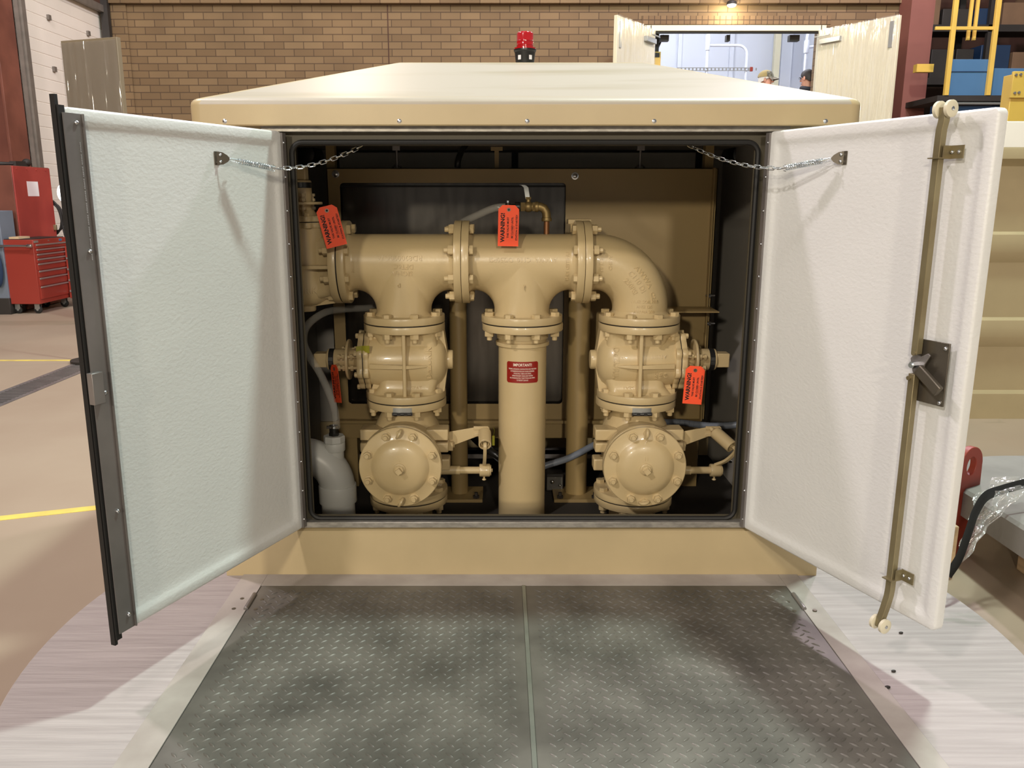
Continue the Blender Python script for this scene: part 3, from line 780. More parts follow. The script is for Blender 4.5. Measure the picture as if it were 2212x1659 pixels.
# ------------------------------------------------------------------ check valves
CVT = PVZ - VH; CVB = .083; CVZ = (CVT+CVB)/2; CH = (CVT-CVB)/2
def check_valve(loc, label, arrow, spring_lean):
    t = thing('check_valve', label, 'valve', loc, None, 'six inch swing check valves')
    L_ = CH - .002
    b = MB(); flange(b, (0,0,L_), (0,0,1)); flange(b, (0,0,-L_), (0,0,-1))
    b.lathe([(-L_+FT, .1), (-L_+FT+.01, .088), (-.11, .1), (-.08, .114), (.06, .116), (.085, .112), (.11, .098), (L_-FT-.012, .082), (L_-FT, .094)], (0,0,0), (0,0,1), 56)
    b.lathe([(-.11, .06), (-.1, .09), (-.06, .108), (.0, .119), (.19, .121)], (0,0,-.005), (0,-1,0), 56)
    part(b, 'valve_body', 'paint', t, smooth=40)
    part(MB().rcyl((0,-.188,-.005), (0,-.212,-.005), .137, .003, 64), 'body_flange', 'paint', t, smooth=40)
    part(MB().cyl((0,-.2115,-.005), (0,-.2155,-.005), .132, n=48), 'gasket', 'rubber', t)
    c0 = V((0, -.215, -.005))
    b = MB().lathe([(0, .134), (.003, .137), (.018, .137), (.0205, .1345), (.021, .098), (.0235, .0945), (.031, .087), (.038, .071), (.042, .046), (.0435, .02), (.0437, 0)], c0, (0,-1,0), 72)
    cv = part(b, 'cover', 'paint', t, smooth=40)
    for k in range(8):
        a = 2*PI*(k+.5)/8
        inst(NUT, 'stud_nut', t, c0 + V((.1155*math.sin(a), -.0208, .1155*math.cos(a))), (0,-1,0), random.uniform(0, 1))
    b = MB().lathe([(0, .021), (.004, .0205), (.006, .0165), (.009, .0165)], c0 + V((0,-.0425,0)), (0,-1,0), 30)
    b.lathe([(.006, .0155), (.013, .0155), (.0145, .014)], c0 + V((0,-.0425,0)), (0,-1,0), 8)
    b.obox(c0 + V((0,-.0625,0)), V((.8,0,.6)), (0,1,0), V((-.6,0,.8)), .0085, .008, .0085)
    part(b, 'centre_plug', 'paint', t)
    # lifting eyes
    for sg, ang in ((1, (.5 if not arrow else .12)), (-1, (.5 if not arrow else 1.4))):
        cc = c0 + V((0, -.026, sg*.118)); q = V((math.sin(ang), 0, math.cos(ang)))
        lp_ = [cc + q*.0135*math.cos(2*PI*k/20) + V((0,-1,0))*.012*math.sin(2*PI*k/20) + V((0,-.006,0)) for k in range(20)]
        b = MB().tube(lp_, .0052, 8, True).cyl(cc + V((0,.008,0)), cc + V((0,-.003,0)), .0095, n=16)
        part(b, 'lifting_eye', 'paint', t)
    b = MB()
    cdome = lambda z: c0.y - (.021 + .0225*max(0, 1-((z)/.096)**2)**.62)
    if arrow:
        for x, za, zb_ in ((-.0035, .03, .075), (.0035, .03, .075)):
            b.tube([V((x, cdome(z)-.0005, c0.z+z)) for z in (za, .045, .06, zb_)], .0014, 6)
        for x in (-1, 1): b.tube([V((x*.0035, cdome(.075)-.0005, c0.z+.075)), V((x*.010, cdome(.072)-.0005, c0.z+.072)), V((0, cdome(.09)-.0008, c0.z+.094))], .0014, 6)
    else:
        b.tube([V((.001, cdome(z)+.0002, c0.z+z)) for z in (.026, .045, .06, .075, .092)], .0016, 6)
    part(b, 'flow_mark', 'paint', t)
    # side lugs
    for sg in (-1, 1):
        for z, h, y, yd, xo in ((.0695, .0195, -.075, .035, .152), (.0255, .0165, -.085, .03, .152), (-.036, .0205, -.085, .03, .156)):
            b = MB().box(min(sg*.075, sg*xo), max(sg*.075, sg*xo), y-yd, y+yd, z-h, z+h)
            part(b, 'side_lug', 'paint', t, bevel=.004)
    # lever shaft, arm and spring
    sy, sz = -.075, -.068
    b = MB().cyl((.09, sy, sz), (.272, sy, sz), .0128, n=24).cyl((.09, sy, sz), (.19, sy, sz), .0155, n=24)
    part(b, 'lever_shaft', 'paint', t)
    b = MB().rcyl((.258, sy, sz), (.295, sy, sz), .0225, .002, 28).cyl((.294, sy, sz), (.299, sy, sz), .0185, n=24).cyl((.299, sy, sz), (.304, sy, sz), .0068, n=6)
    b.cyl((.274, sy, sz-.034), (.274, sy, sz), .0038, n=10).sphere((.274, sy, sz-.034), (.0075, .0075, .004), 12, 6)
    part(b, 'lever_hub', 'paint', t)
    br = V((.268, -.06, .078))
    b = MB()
    b.prism([(.0, .0), (.115, .045), (.118, .073), (.1, .073), (.0, .055)], (.15, -.055, .012), (1,0,0), (0,0,1), (0, -.006, 0))
    b.box(.148, .166, -.085, -.03, .006, .036)
    b.cyl((.166, -.062, .02), (.171, -.062, .02), .009, n=6)
    part(b, 'spring_arm', 'paint', t, bevel=.001)
    b = MB(); yy = -.058
    b.prism([(0,0), (.05,0), (.055,.006), (.055,.03), (.05,.036), (0,.036), (0,.024), (.034,.024), (.034,.012), (0,.012)], (.238, yy, .052), (1,0,0), (0,0,1), (0,-.006,0))
    part(b, 'slotted_bracket', 'paint', t, bevel=.001)
    top = V((.277 if spring_lean < .1 else .262, -.07, .076)); tipv = V((.279, -.142, .045)) if spring_lean < .1 else V((.312, -.138, .036))
    dd = (tipv-top).normalized(); ln = (tipv-top).length
    b = MB(); u, v, w = basis(dd)
    R = lambda r, h: [top + w*h + (u*math.cos(2*PI*k/32) + v*math.sin(2*PI*k/32))*r for k in range(32)]
    b.loft([R(.0005, .008), R(.018, .008), R(.0215, .012), R(.022, .018), R(.022, ln-.001), R(.0212, ln), R(.0175, ln), R(.0172, .03), R(.0005, .03)], False, False)
    b.cyl(top - dd*.012, top + dd*.012, .006, n=12).cyl(top - dd*.006, top + dd*.001, .0095, n=6)
    part(b, 'spring_housing', 'paint', t)
    hub_top = V((.274, sy-.004, sz+.02)); ttip = tipv - dd*.012
    coil = []
    for k in range(90): a = 2*PI*k/14; coil.append(top + dd*(.03 + (ln-.034)*k/90) + (u*math.cos(a) + v*math.sin(a))*.0135)
    part(MB().tube(coil, .0016, 6), 'spring', 'paint', t)
    mid = V((tipv.x + (.0 if spring_lean < .1 else .014), tipv.y+.004, tipv.z - .014))
    pth = bez([ttip, mid, V((mid.x*.6+.274*.4, mid.y*.55+(sy-.004)*.45, -.02)), hub_top], 8)
    rg = []
    for i, p in enumerate(pth):
        d = (pth[min(i+1, len(pth)-1)] - pth[max(i-1, 0)]).normalized(); a = V((1,0,0)); a = (a - d*a.dot(d)).normalized(); c = d.cross(a)
        rg.append([p + a*.0058 + c*.005, p - a*.0058 + c*.005, p - a*.0058 - c*.005, p + a*.0058 - c*.005])
    part(MB().loft(rg), 'lever_arm', 'paint', t, bevel=.001)
    # name plate hung at the upper flange
    b = MB().grid(lambda i, j: V((-.032 + .064*i, -math.sqrt(.1395**2 - (-.032+.064*i)**2) - .0006, L_ - .006 - .016*j)), 8, 1)
    npl = part(b, 'name_plate', 'silver', t)
    b = MB().box(-.034, .034, -.1425, -.138, L_-.032, L_-.021)
    for x in (-.024, 0, .024): b.cyl((x-.006, -.141, L_-.0265), (x+.006, -.141, L_-.0265), .0045, n=10)
    part(b, 'plate_clip', 'nameplate', t)
    gasket(t, (0,0,-CH), (0,0,-1)); bolts(t, (0,0,-CH), (0,0,1), (0,1,0))
    return t
cv1 = check_valve((TX1+.001, PY, CVZ), 'beige swing check valve with round bolted cover, standing next to the white plastic pipe', False, .002)
cv2 = check_valve((EX-.002, PY, CVZ), 'beige swing check valve whose round cover bears a raised arrow', True, .2)
# lower spools into the slab
for x, lab in ((TX1, 'short beige flanged pipe under the check valve beside the white plastic pipe'), (EX, 'short beige flanged pipe under the check valve with the arrow cover')):
    t = thing('pipe_spool', lab, 'pipe', (x, PY, 0), None, 'pipe spools at the slab')
    b = MB(); flange(b, (0,0,CVB-.0022), (0,0,1)); b.lathe([(-.02, .084), (CVB-FT, .084)], (0,0,0), (0,0,1), 40)
    part(b, 'spool', 'paint', t)
# riser pipe
rs = thing('riser_pipe', 'tall beige riser pipe with a red IMPORTANT label in the centre', 'pipe', (TX2+.003, PY, 0))
b = MB(); zt_ = AZ - CF - .002
flange(b, (0,0,zt_), (0,0,1)); b.lathe([(-.02, .0838), (zt_-FT-.03, .0838), (zt_-FT-.028, .0895), (zt_-FT, .0895)], (0,0,0), (0,0,1), 64)
part(b, 'pipe', 'paint', rs)
b = MB().ringplate((0,0,zt_-FT-.052), (0,0,1), .0838, .093, .012, 48)
part(b, 'weld_collar', 'paint', rs)
zl = .548; R0 = .0843; hw, hh = .0575, .037
def lab_pt(x, y, z): return V(((R0+z)*math.sin(x/R0 - .02), -(R0+z)*math.cos(x/R0 - .02), zl + y))
b = MB(); poly = [V((p.x, p.y)) for p in [V((q.x, q.y)) for q in rrect(-hw, hw, -hh, hh, .005, 0)]] if False else rrect(-hw, hw, -hh, hh, .005, 0)
nx = 24
top = []; bot = []
for i in range(nx+1):
    x = -hw + 2*hw*i/nx; e = max(0, abs(x) - (hw-.005)); dy = .005 - math.sqrt(max(0, .005**2 - e*e))
    top.append(lab_pt(x, hh-dy, 0)); bot.append(lab_pt(x, -hh+dy, 0))
b.loft([bot, top], False, False, closed=False)
lb = part(b, 'label', 'redlabel', rs, label='red IMPORTANT notice with pale lettering')
b = MB()
put_text(b, 'IMPORTANT!', .0135, lambda x, y, z: lab_pt(x, y+.0255, z+.0004), .0002, bold=.0003, sx=.82)
for i, s_ in enumerate(('THERMAL EXPANSION, CONTRACTION AND VIBRATION', 'IN TRANSPORTATION CAN CAUSE LOOSENING', 'OF BOLTING, TUBING AND PIPING.', 'OPERATORS MUST CHECK AND TIGHTEN', 'ALL FLANGE BOLTING, TUBE FITTINGS AND PIPING', 'TO PREVENT LEAKAGE.')):
    put_text(b, s_, .0062, lambda x, y, z, i=i: lab_pt(x, y+.0115-.0078*i, z+.0004), .0002, bold=.00008, sx=.62)
part(b, 'label_print', 'labelink', lb)

# ------------------------------------------------------------------ brass sampling valve on the middle tee
bx = at(1086, 480, PY)
sv = thing('ball_valve', 'small brass ball valve and elbow standing on the middle tee', 'valve', (TX2+.03, PY, AZ+PR-.002))
b = MB().cyl((.052, 0, -.004), (.052, 0, .055), .0095, n=24); part(b, 'nipple', 'copper', sv)
b = MB().tube([V((.052, 0, .045)), V((.052, 0, .06)), V((.050, 0, .075)), V((.042, 0, .087)), V((.03, 0, .092)), V((.012, 0, .092))], .0145, 20)
b.rcyl((.052,0,.044), (.052,0,.056), .0172, .002).rcyl((.012,0,.092), (.024,0,.092), .0172, .002)
part(b, 'brass_elbow', 'brass', sv)
b = MB().rcyl((-.034,0,.092), (.014,0,.092), .014, .003).cyl((-.036,0,.092), (-.022,0,.092), .0165, n=6).cyl((.004,0,.092), (.016,0,.092), .0165, n=6).sphere((-.01,0,.092), .018, 20, 12)
b.cyl((-.01,0,.1), (-.01,0,.122), .0075, n=16).cyl((-.01,0,.116), (-.01,0,.124), .0105, n=6)
part(b, 'valve_body', 'brass', sv)
b = MB().loft([[V((x-.008, -.001, z)), V((x+.008, -.001, z)), V((x+.008, .001, z)), V((x-.008, .001, z))] for x, z in ((-.012, .118), (-.014, .130), (-.016, .142), (-.018, .155), (-.026, .162), (-.034, .164))])
part(b, 'valve_handle', 'silver', sv, bevel=.0006)
b = MB().cyl((-.088,0,.092), (-.034,0,.092), .0085, n=16).rcyl((-.055,0,.092), (-.036,0,.092), .0155, .002, 20).rcyl((-.088,0,.092), (-.070,0,.092), .0125, .002, 20)
part(b, 'hose_barb', 'black', sv)
part(MB().ringplate((-.082,0,.092), (1,0,0), .0125, .0142, .006, 24).box(-.082, -.076, -.004, .004, .104, .112), 'hose_clamp', 'steel', sv)
# clear hose running back and down to the white plastic pipe
q0 = V((TX2+.03-.072, PY, AZ+PR+.09)); YH = 2.72
hp = [q0, q0 + V((-.05, .004, -.004)), q0 + V((-.11, .03, -.028)), q0 + V((-.18, .08, -.065)), q0 + V((-.225, .13, -.13)), V((-.3, 3.06, .83)), V((-.42, 3.05, .745)), at(742, 668, 2.93), at(700, 676, 2.82), at(664, 703, YH), at(656, 738, YH), at(670, 772, YH-.01), at(692, 808, YH), at(711, 850, YH), at(724, 890, YH), at(727, 925, YH)]
hose = thing('clear_hose', 'clear vinyl hose looping from the brass valve to the white plastic pipe', 'hose', hp[-1])
part(MB().tube(bez(hp, 8), .0125, 16), 'hose', 'hoseclear', hose, True, smooth=60)

# ------------------------------------------------------------------ white plastic pipe
pcx = at(731, 1090, YH).x
pv = thing('plastic_pipe', 'thick white plastic drain pipe elbow in the lower corner of the cabinet', 'pipe', (pcx, YH, 0))
b = MB().cyl((0,0,-.02), (0,0,.16), .057, n=40); part(b, 'drop_pipe', 'pvc', pv)
zc = .268
b = MB(); ra2 = .115
pth = [V((-.24, 0, zc)), V((-.14, 0, zc))]
for i in range(15): a = math.radians(90*i/14); pth.append(V((-ra2 + ra2*math.sin(a), 0, zc - ra2 + ra2*math.cos(a))))
pth += [V((0,0,.13))]
b.tube(pth, .0605, 40)
b.rcyl((0,0,.10), (0,0,.165), .0645, .003, 40)
b.rcyl((-.24,0,zc), (-.145,0,zc), .066, .003, 40)
part(b, 'elbow', 'pvc', pv, smooth=40)
b = MB().cyl((-.004,0,.2), (-.004,0,.31), .031, n=32).rcyl((-.004,0,.285), (-.004,0,.315), .036, .003, 32)
part(b, 'side_inlet', 'pvc', pv)
b = MB().lathe([(.315, .034), (.318, .0365), (.336, .0365), (.339, .034), (.339, 0)], (-.004,0,0), (0,0,1), 8); part(b, 'bushing', 'pvc', pv)
b = MB().cyl((-.004,0,.335), (-.004,0,.372), .0155, n=20).cyl((-.004,0,.337), (-.004,0,.35), .018, n=6); part(b, 'hose_barb', 'black', pv)
part(MB().ringplate((-.004,0,.366), (0,0,1), .0135, .016, .008, 24).box(-.026, -.016, -.012, -.004, .366, .374), 'hose_clamp', 'steel', pv)
# ------------------------------------------------------------------ control panel behind the pipes
PNY = 3.16
cpn = thing('control_panel', 'beige sheet steel control panel with dark stainless window behind the pipework', 'control panel', (.08, PNY, 0))
x0, x1 = at(705, 362, PNY).x, at(1552, 365, PNY).x; zt = at(1100, 363, PNY).z; zb = at(1100, 905, PNY).z
cx0, cx1 = at(742, 600, PNY).x, at(1226, 600, PNY).x - .012; cz1 = at(980, 395, PNY).z; cz0 = .34
def frame_prism(b, X0, X1, Z0, Z1, a0, a1, c0, c1, y, d, r=.014):
    """sheet with a rounded rectangular window"""
    inner = rrect(a0, a1, c0, c1, r, 0); n = len(inner)
    outer = []
    for p in inner:
        q = V((p.x, p.y)); cxm, czm = (a0+a1)/2, (c0+c1)/2
        dx, dz = q.x - cxm, q.y - czm
        sx = 1 if dx > 0 else -1; sz = 1 if dz > 0 else -1
        outer.append(None)
    # map each corner fan to the outer corner
    k = n//4; oc = [(X1, Z0), (X1, Z1), (X0, Z1), (X0, Z0)]
    outer = [oc[i//k] for i in range(n)]
    A = [V((p.x, y, p.y)) for p in inner]; B = [V((x, y, z)) for x, z in outer]
    D_ = V((0, d, 0))
    vs = A + B + [p + D_ for p in A] + [p + D_ for p in B]; fs = []
    for i in range(n):
        j = (i+1) % n
        fs += [(i, j, n+j, n+i), (2*n+j, 2*n+i, 3*n+i, 3*n+j), (j, i, 2*n+i, 2*n+j), (n+i, n+j, 3*n+j, 3*n+i)]
    b.add(vs, fs)
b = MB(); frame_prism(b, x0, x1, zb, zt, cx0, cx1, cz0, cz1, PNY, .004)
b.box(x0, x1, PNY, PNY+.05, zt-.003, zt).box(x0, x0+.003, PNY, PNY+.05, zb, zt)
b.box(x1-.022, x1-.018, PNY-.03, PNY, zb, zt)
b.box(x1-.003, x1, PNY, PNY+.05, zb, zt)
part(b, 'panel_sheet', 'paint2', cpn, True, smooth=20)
part(MB().box(cx0-.03, cx1+.03, PNY+.03, PNY+.034, cz0-.04, cz1+.02), 'stainless_door', 'stainless', cpn, True)
b = MB()
for q in range(2): pass
b.obox(((cx0+cx1)/2, PNY+.016, cz1-.012), (1,0,0), (0,1,0), (0,0,1), (cx1-cx0)/2, .003, .003)
part(b, 'window_seal', 'rubber', cpn, True)
for px, py in ((725, 376), (1242, 380)):
    p = at(px, py, PNY)
    part(MB().lathe([(0, .0135), (.002, .0135), (.0025, .009), (.005, .0075), (.007, .003), (.0071, 0)], (p.x, PNY, p.z), (0,-1,0), 20), 'panel_screw', 'steel', cpn, True)
b = MB()
for px in (857, 1383):
    p = at(px, 322, 3.25); b.box(p.x-.014, p.x+.014, 3.23, 3.25, p.z-.006, p.z+.010).cyl((p.x, 3.24, zt), (p.x, 3.24, p.z), .0045, n=8).tube([V((p.x-.018, 3.24, zt+.004)), V((p.x-.008, 3.24, zt+.012)), V((p.x+.008, 3.24, zt+.012)), V((p.x+.018, 3.24, zt+.004))], .004, 6)
part(b, 'hanger_rod', 'zinc', cpn, True)
b = MB(); p = at(1073, 330, 3.25)
b.box(p.x-.008, p.x+.008, 3.23, 3.245, zt, p.z+.02).box(p.x-.022, p.x+.022, 3.225, 3.232, p.z+.006, p.z+.02)
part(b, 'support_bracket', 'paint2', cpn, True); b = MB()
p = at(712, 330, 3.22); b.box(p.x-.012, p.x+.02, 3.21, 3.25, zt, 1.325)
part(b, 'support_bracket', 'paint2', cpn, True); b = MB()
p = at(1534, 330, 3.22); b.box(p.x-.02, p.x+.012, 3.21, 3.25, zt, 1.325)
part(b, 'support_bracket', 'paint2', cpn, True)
# bottom channel and legs
b = MB(); zc_ = at(1030, 903, PNY).z
b.box(x0, x1-.02, PNY-.03, PNY+.03, zb-.012, zb).box(x0, x1-.02, PNY-.012, PNY-.008, zb-.075, zb-.012)
b.box(x0+.01, x0+.075, PNY-.005, PNY+.05, 0, zb).box(x1-.16, x1-.02, PNY-.005, PNY+.05, 0, zb)
part(b, 'stand', 'paint2', cpn, True, bevel=.001)
for px, py in ((1530, 637), (1530, 697)):
    p = at(px, py, PNY); b = MB().cyl((p.x-.016, PNY-.02, p.z), (p.x+.02, PNY-.02, p.z), .0035, n=10).cyl((p.x-.006, PNY-.02, p.z), (p.x+.004, PNY-.02, p.z), .008, n=6)
    part(b, 'bracket_bolt', 'steel', cpn, True)
b = MB(); pa, pb = at(1440, 668, 3.0), at(1532, 662, PNY-.01)
b.prism([(0, 0), (pb.x-pa.x, 0), (pb.x-pa.x, -.004), (0, -.004)], (pa.x, 3.0, pb.z), (1,0,0), (0,0,1), (0, .15, 0))
b.prism([(0, -.004), (pb.x-pa.x, -.004), (pb.x-pa.x, -.11)], (pa.x, PNY-.008, pb.z), (1,0,0), (0,0,1), (0, .004, 0))
part(b, 'shelf_bracket', 'paint2', cpn, True)
# back posts and foot plate
for px, r, lab in ((990, .0325, 'slim dark beige post behind the left side of the riser pipe'), (1250, .041, 'thicker beige post behind the right side of the riser pipe')):
    x = at(px, 760, 3.06).x
    t = thing('support_post', lab, 'post', (x, 3.06, 0), None, 'support posts behind the pipes')
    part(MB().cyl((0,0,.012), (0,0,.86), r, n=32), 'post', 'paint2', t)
    b = MB().box(-.09, .09, -.09, .06, 0, .013); part(b, 'foot_plate', 'paint2', t, bevel=.001)
    b = MB()
    for sx in (-1, 1): b.cyl((sx*.066, -.07, .012), (sx*.066, -.07, .035), .007, n=10).cyl((sx*.066, -.07, .012), (sx*.066, -.07, .022), .013, n=6)
    part(b, 'anchor_bolt', 'dark', t)
# cross channel low between the posts
b = MB(); z = at(1200, 975, 3.2).z
b.box(-.62, .8, 3.2, 3.24, z-.012, z+.004).box(-.62, .8, 3.2, 3.205, z-.03, z+.004)
solo(b, 'unistrut_rail', 'zinc', 'grey metal rail low behind the riser pipe', 'rail')
# flexible conduits
b = MB().tube(bez([at(1055, 968, 3.02), at(1090, 1000, 2.98), at(1140, 1015, 2.965), at(1190, 1002, 2.97), at(1232, 988, 2.99), at(1282, 962, 3.02), at(1340, 932, 3.06), at(1400, 915, 3.08), at(1460, 912, 3.06), at(1540, 920, 2.98), at(1612, 915, 2.93), at(1670, 902, 2.93)], 10), .0125, 14)
for p in []: pass
fc = thing('flexible_conduit', 'grey ribbed flexible conduit passing behind the right check valve', 'conduit', at(1190, 1002, 2.97))
part(b, 'conduit', 'conduit', fc, True, smooth=60)
b = MB()
P_ = bez([at(1190, 1002, 2.97), at(1232, 988, 2.99), at(1282, 962, 3.02)], 16)
for i in range(0, len(P_), 2):
    d = (P_[min(i+1, len(P_)-1)] - P_[max(i-1, 0)]).normalized(); b.ringplate(P_[i], d, .0122, .0131, .002, 14)
P_ = bez([at(1460, 912, 3.06), at(1540, 920, 2.98), at(1612, 915, 2.93)], 16)
for i in range(0, len(P_), 2):
    d = (P_[min(i+1, len(P_)-1)] - P_[max(i-1, 0)]).normalized(); b.ringplate(P_[i], d, .0122, .0131, .002, 14)
part(b, 'ribs', 'conduit', fc, True)
b = MB().tube(bez([at(1012, 930, 3.1), at(1030, 952, 3.08), at(1060, 975, 3.0), at(1082, 990, 2.98), at(1100, 1010, 3.02), at(1110, 1060, 3.1)], 8), .014, 12)
solo(b, 'power_cable', 'black', 'thick black cable low behind the left side of the riser pipe', 'cable')
b = MB().tube(bez([at(988, 362, 3.22), at(990, 345, 3.22), at(998, 325, 3.25), at(1012, 306, 3.3), at(1022, 300, 3.4)], 8), .0115, 12)
solo(b, 'wiring_conduit', 'black', 'dark curved conduit rising from the top of the control panel', 'conduit')
b = MB().tube(bez([at(1572, 990, 3.2), at(1590, 1002, 3.18), at(1605, 1030, 3.12), at(1615, 1060, 3.05)], 8), .009, 10)
solo(b, 'floor_cable', 'black', 'black cable dropping by the lower right corner of the cabinet', 'cable')
p = at(1066, 952, 3.0)
b = MB().box(p.x-.0045, p.x+.0045, 2.998, 3.0, p.z-.018, p.z+.02)
b.tube([V((p.x, 3.0, p.z+.018)), V((p.x+.004, 3.03, p.z+.03)), V((p.x, 3.06, p.z+.036))], .0012, 6)
solo(b, 'cable_marker', 'sticker', 'small yellow green cable marker left of the riser pipe', 'marker')
p = at(1205, 1070, 3.05)
jb = thing('junction_box', 'small clear junction box on the slab between riser pipe and right post', 'box', (p.x-.01, 3.12, 0))
part(MB().box(-.035, .035, -.03, .03, 0, .075), 'box', 'dark', jb, bevel=.006)
part(MB().box(-.03, .03, -.033, -.03, .01, .062), 'cover', 'hoseclear', jb, bevel=.002)
b = MB().sphere((-.01, -.036, .045), .009, 12, 8).sphere((.02, -.036, .03), .006, 12, 8); part(b, 'gland', 'steel', jb)

# ------------------------------------------------------------------ warning tags
def warn_tag(loc, w, h, nrm, roll, label, wire_to):
    """card hanging at loc (its eyelet); nrm = the way it faces"""
    n = V(nrm).normalized(); up = (V((0,0,1)) - n*n.z).normalized(); rt = up.cross(n).normalized()
    c, s_ = math.cos(roll), math.sin(roll); u = rt*c + up*s_; v = up*c - rt*s_
    R = Matrix((u, v, n)).transposed().to_4x4()
    t = thing('warning_tag', label, 'tag', loc, R, 'orange warning tags')
    T0 = .0145; k = .013
    po = [(-w/2, -h+T0), (w/2, -h+T0), (w/2, T0-k), (w/2-k, T0), (-w/2+k, T0), (-w/2, T0-k)]
    b = MB()
    hole = [(.0042*math.cos(-PI/2 + 2*PI*q/24), .0042*math.sin(-PI/2 + 2*PI*q/24)) for q in range(24)]
    # outer outline resampled to 24 stations by angle
    def ray(a):
        d = V((math.cos(a), math.sin(a))); best = None
        for i in range(len(po)):
            p, q = V(po[i]), V(po[(i+1) % len(po)]); e = q - p
            den = d.x*e.y - d.y*e.x
            if abs(den) < 1e-9: continue
            tt = (p.x*e.y - p.y*e.x)/den; uu = (p.x*d.y - p.y*d.x)/den
            if tt > 0 and -1e-6 <= uu <= 1+1e-6 and (best is None or tt < best): best = tt
        return d*best
    angs = sorted(set([round(math.atan2(y, x), 5) for x, y in po] + [round(-PI + 2*PI*q/24, 5) for q in range(24)]))
    O = [ray(a) for a in angs]; I = [V((.0042*math.cos(a), .0042*math.sin(a))) for a in angs]; m = len(angs)
    for zz, fl in ((.0004, 0), (-.0004, 1)): pass
    vs = [V((p.x, p.y, .0004)) for p in O] + [V((p.x, p.y, .0004)) for p in I] + [V((p.x, p.y, -.0004)) for p in O] + [V((p.x, p.y, -.0004)) for p in I]
    fs = []
    for i in range(m):
        j = (i+1) % m
        fs += [(i, j, m+j, m+i), (2*m+j, 2*m+i, 3*m+i, 3*m+j), (j, i, 2*m+i, 2*m+j), (m+i, m+j, 3*m+j, 3*m+i)]
    b.add(vs, fs)
    bend = lambda p: V((p.x, p.y, p.z + .15*p.y*p.y*0 - .0))
    cd = part(b, 'card', 'orange', t, smooth=0)
    part(MB().ringplate((0,0,-.001), (0,0,1), .0032, .0062, .002, 24), 'eyelet', 'darkplate', t)
    b = MB(); k_ = h/.14
    cy = -h/2 + T0 - .006
    fn = lambda xo: (lambda x, y, z: V((xo - y, cy + x, .0006 + z)))
    put_text(b, 'WARNING!', .0195*k_, fn(-w*.27), .0002, bold=.0007)
    put_text(b, 'THIS VALVE MUST', .0082*k_*1.08, fn(-w*.02), .0002, bold=.00028)
    put_text(b, 'BE CLOSED UNTIL', .0082*k_*1.08, fn(w*.19), .0002, bold=.00028)
    put_text(b, 'STATION IS STARTED!', .0082*k_*1.08, fn(w*.40), .0002, bold=.00028)
    b.add([fn(w*.19)(x, -.0062, .0) for x in (-.026*k_, .006*k_)] + [fn(w*.19)(x, -.0054, .0) for x in (.006*k_, -.026*k_)], [(0,1,2,3)])
    part(b, 'lettering', 'ink', t, smooth=0)
    a = V(loc); e = V(wire_to)
    b = MB().tube(bez([a + n*.001, a + n*.004 + (e-a)*.25 + V((0,0,.006)), a + (e-a)*.7 + V((0,0,.006)), e], 6), .0008, 6)
    part(b, 'tie_wire', 'steel', t, True)
    return t
yT = PY - PR - .022
p = at(1099, 453, yT)
warn_tag(p, .067, .131, (.0, -1, .0), -.02, 'orange WARNING tag hanging from the brass valve on the middle tee', V((p.x+.004, PY-.018, AZ+PR+.09)))
p = at(706, 455, 2.66)
warn_tag(p, .066, .129, (.12, -1, .05), .24, 'tilted orange WARNING tag on the upright valve at the far left', V((p.x-.01, 2.78, p.z+.01)))
p = at(1502, 800, 2.70)
warn_tag(p, .063, .13, (-.1, -1, 0), -.05, 'orange WARNING tag under the right plug valve operating cap', V((p.x-.006, 2.775, p.z+.012)))
p = at(722, 797, 2.76)
warn_tag(p, .063, .13, (-.82, -.55, 0), .17, 'orange WARNING tag seen edge-on beside the clear hose', V((p.x+.012, 2.79, p.z+.012)))

# ------------------------------------------------------------------ slab and hatch
SX, SY, SR = .075, 2.02, 1.262
b = MB().lathe([(0, SR-.004), (.004, SR), (abs(FZ)-.006, SR), (abs(FZ), SR-.006)], (SX, SY, FZ), (0,0,1), 160)
SLX0, SLX1 = -.785, .91; HX0, HX1, HXC = -.708, .848, .0695; HY0, HY1 = .80, 2.272
slab = thing('concrete_slab', 'round broom-finished concrete slab under the enclosure', 'slab', (SX, SY, FZ))
part(b, 'slab', 'slab', slab, True)
hf = thing('floor_hatch', 'double-leaf diamond plate access hatch set in the concrete slab', 'hatch', (HXC, (HY0+HY1)/2, 0))
b = MB(); T_ = .004
ht = lambda X0, X1, Y0, Y1: b.box(X0, X1, Y0, Y1, 0, T_)
ht(SLX0, HX0-.003, HY0-.06, YF); ht(HX1+.003, SLX1, HY0-.06, YF); ht(HX0-.003, HX1+.003, HY1+.003, YF); ht(HX0-.003, HX1+.003, HY0-.06, HY0-.003)
part(b, 'hatch_frame', 'concrete', hf, True, bevel=.001)
b = MB(); b.box(HX0-.003, HX1+.003, HY0-.003, HY1+.003, 0, .0006); part(b, 'frame_recess', 'rubber', hf, True)
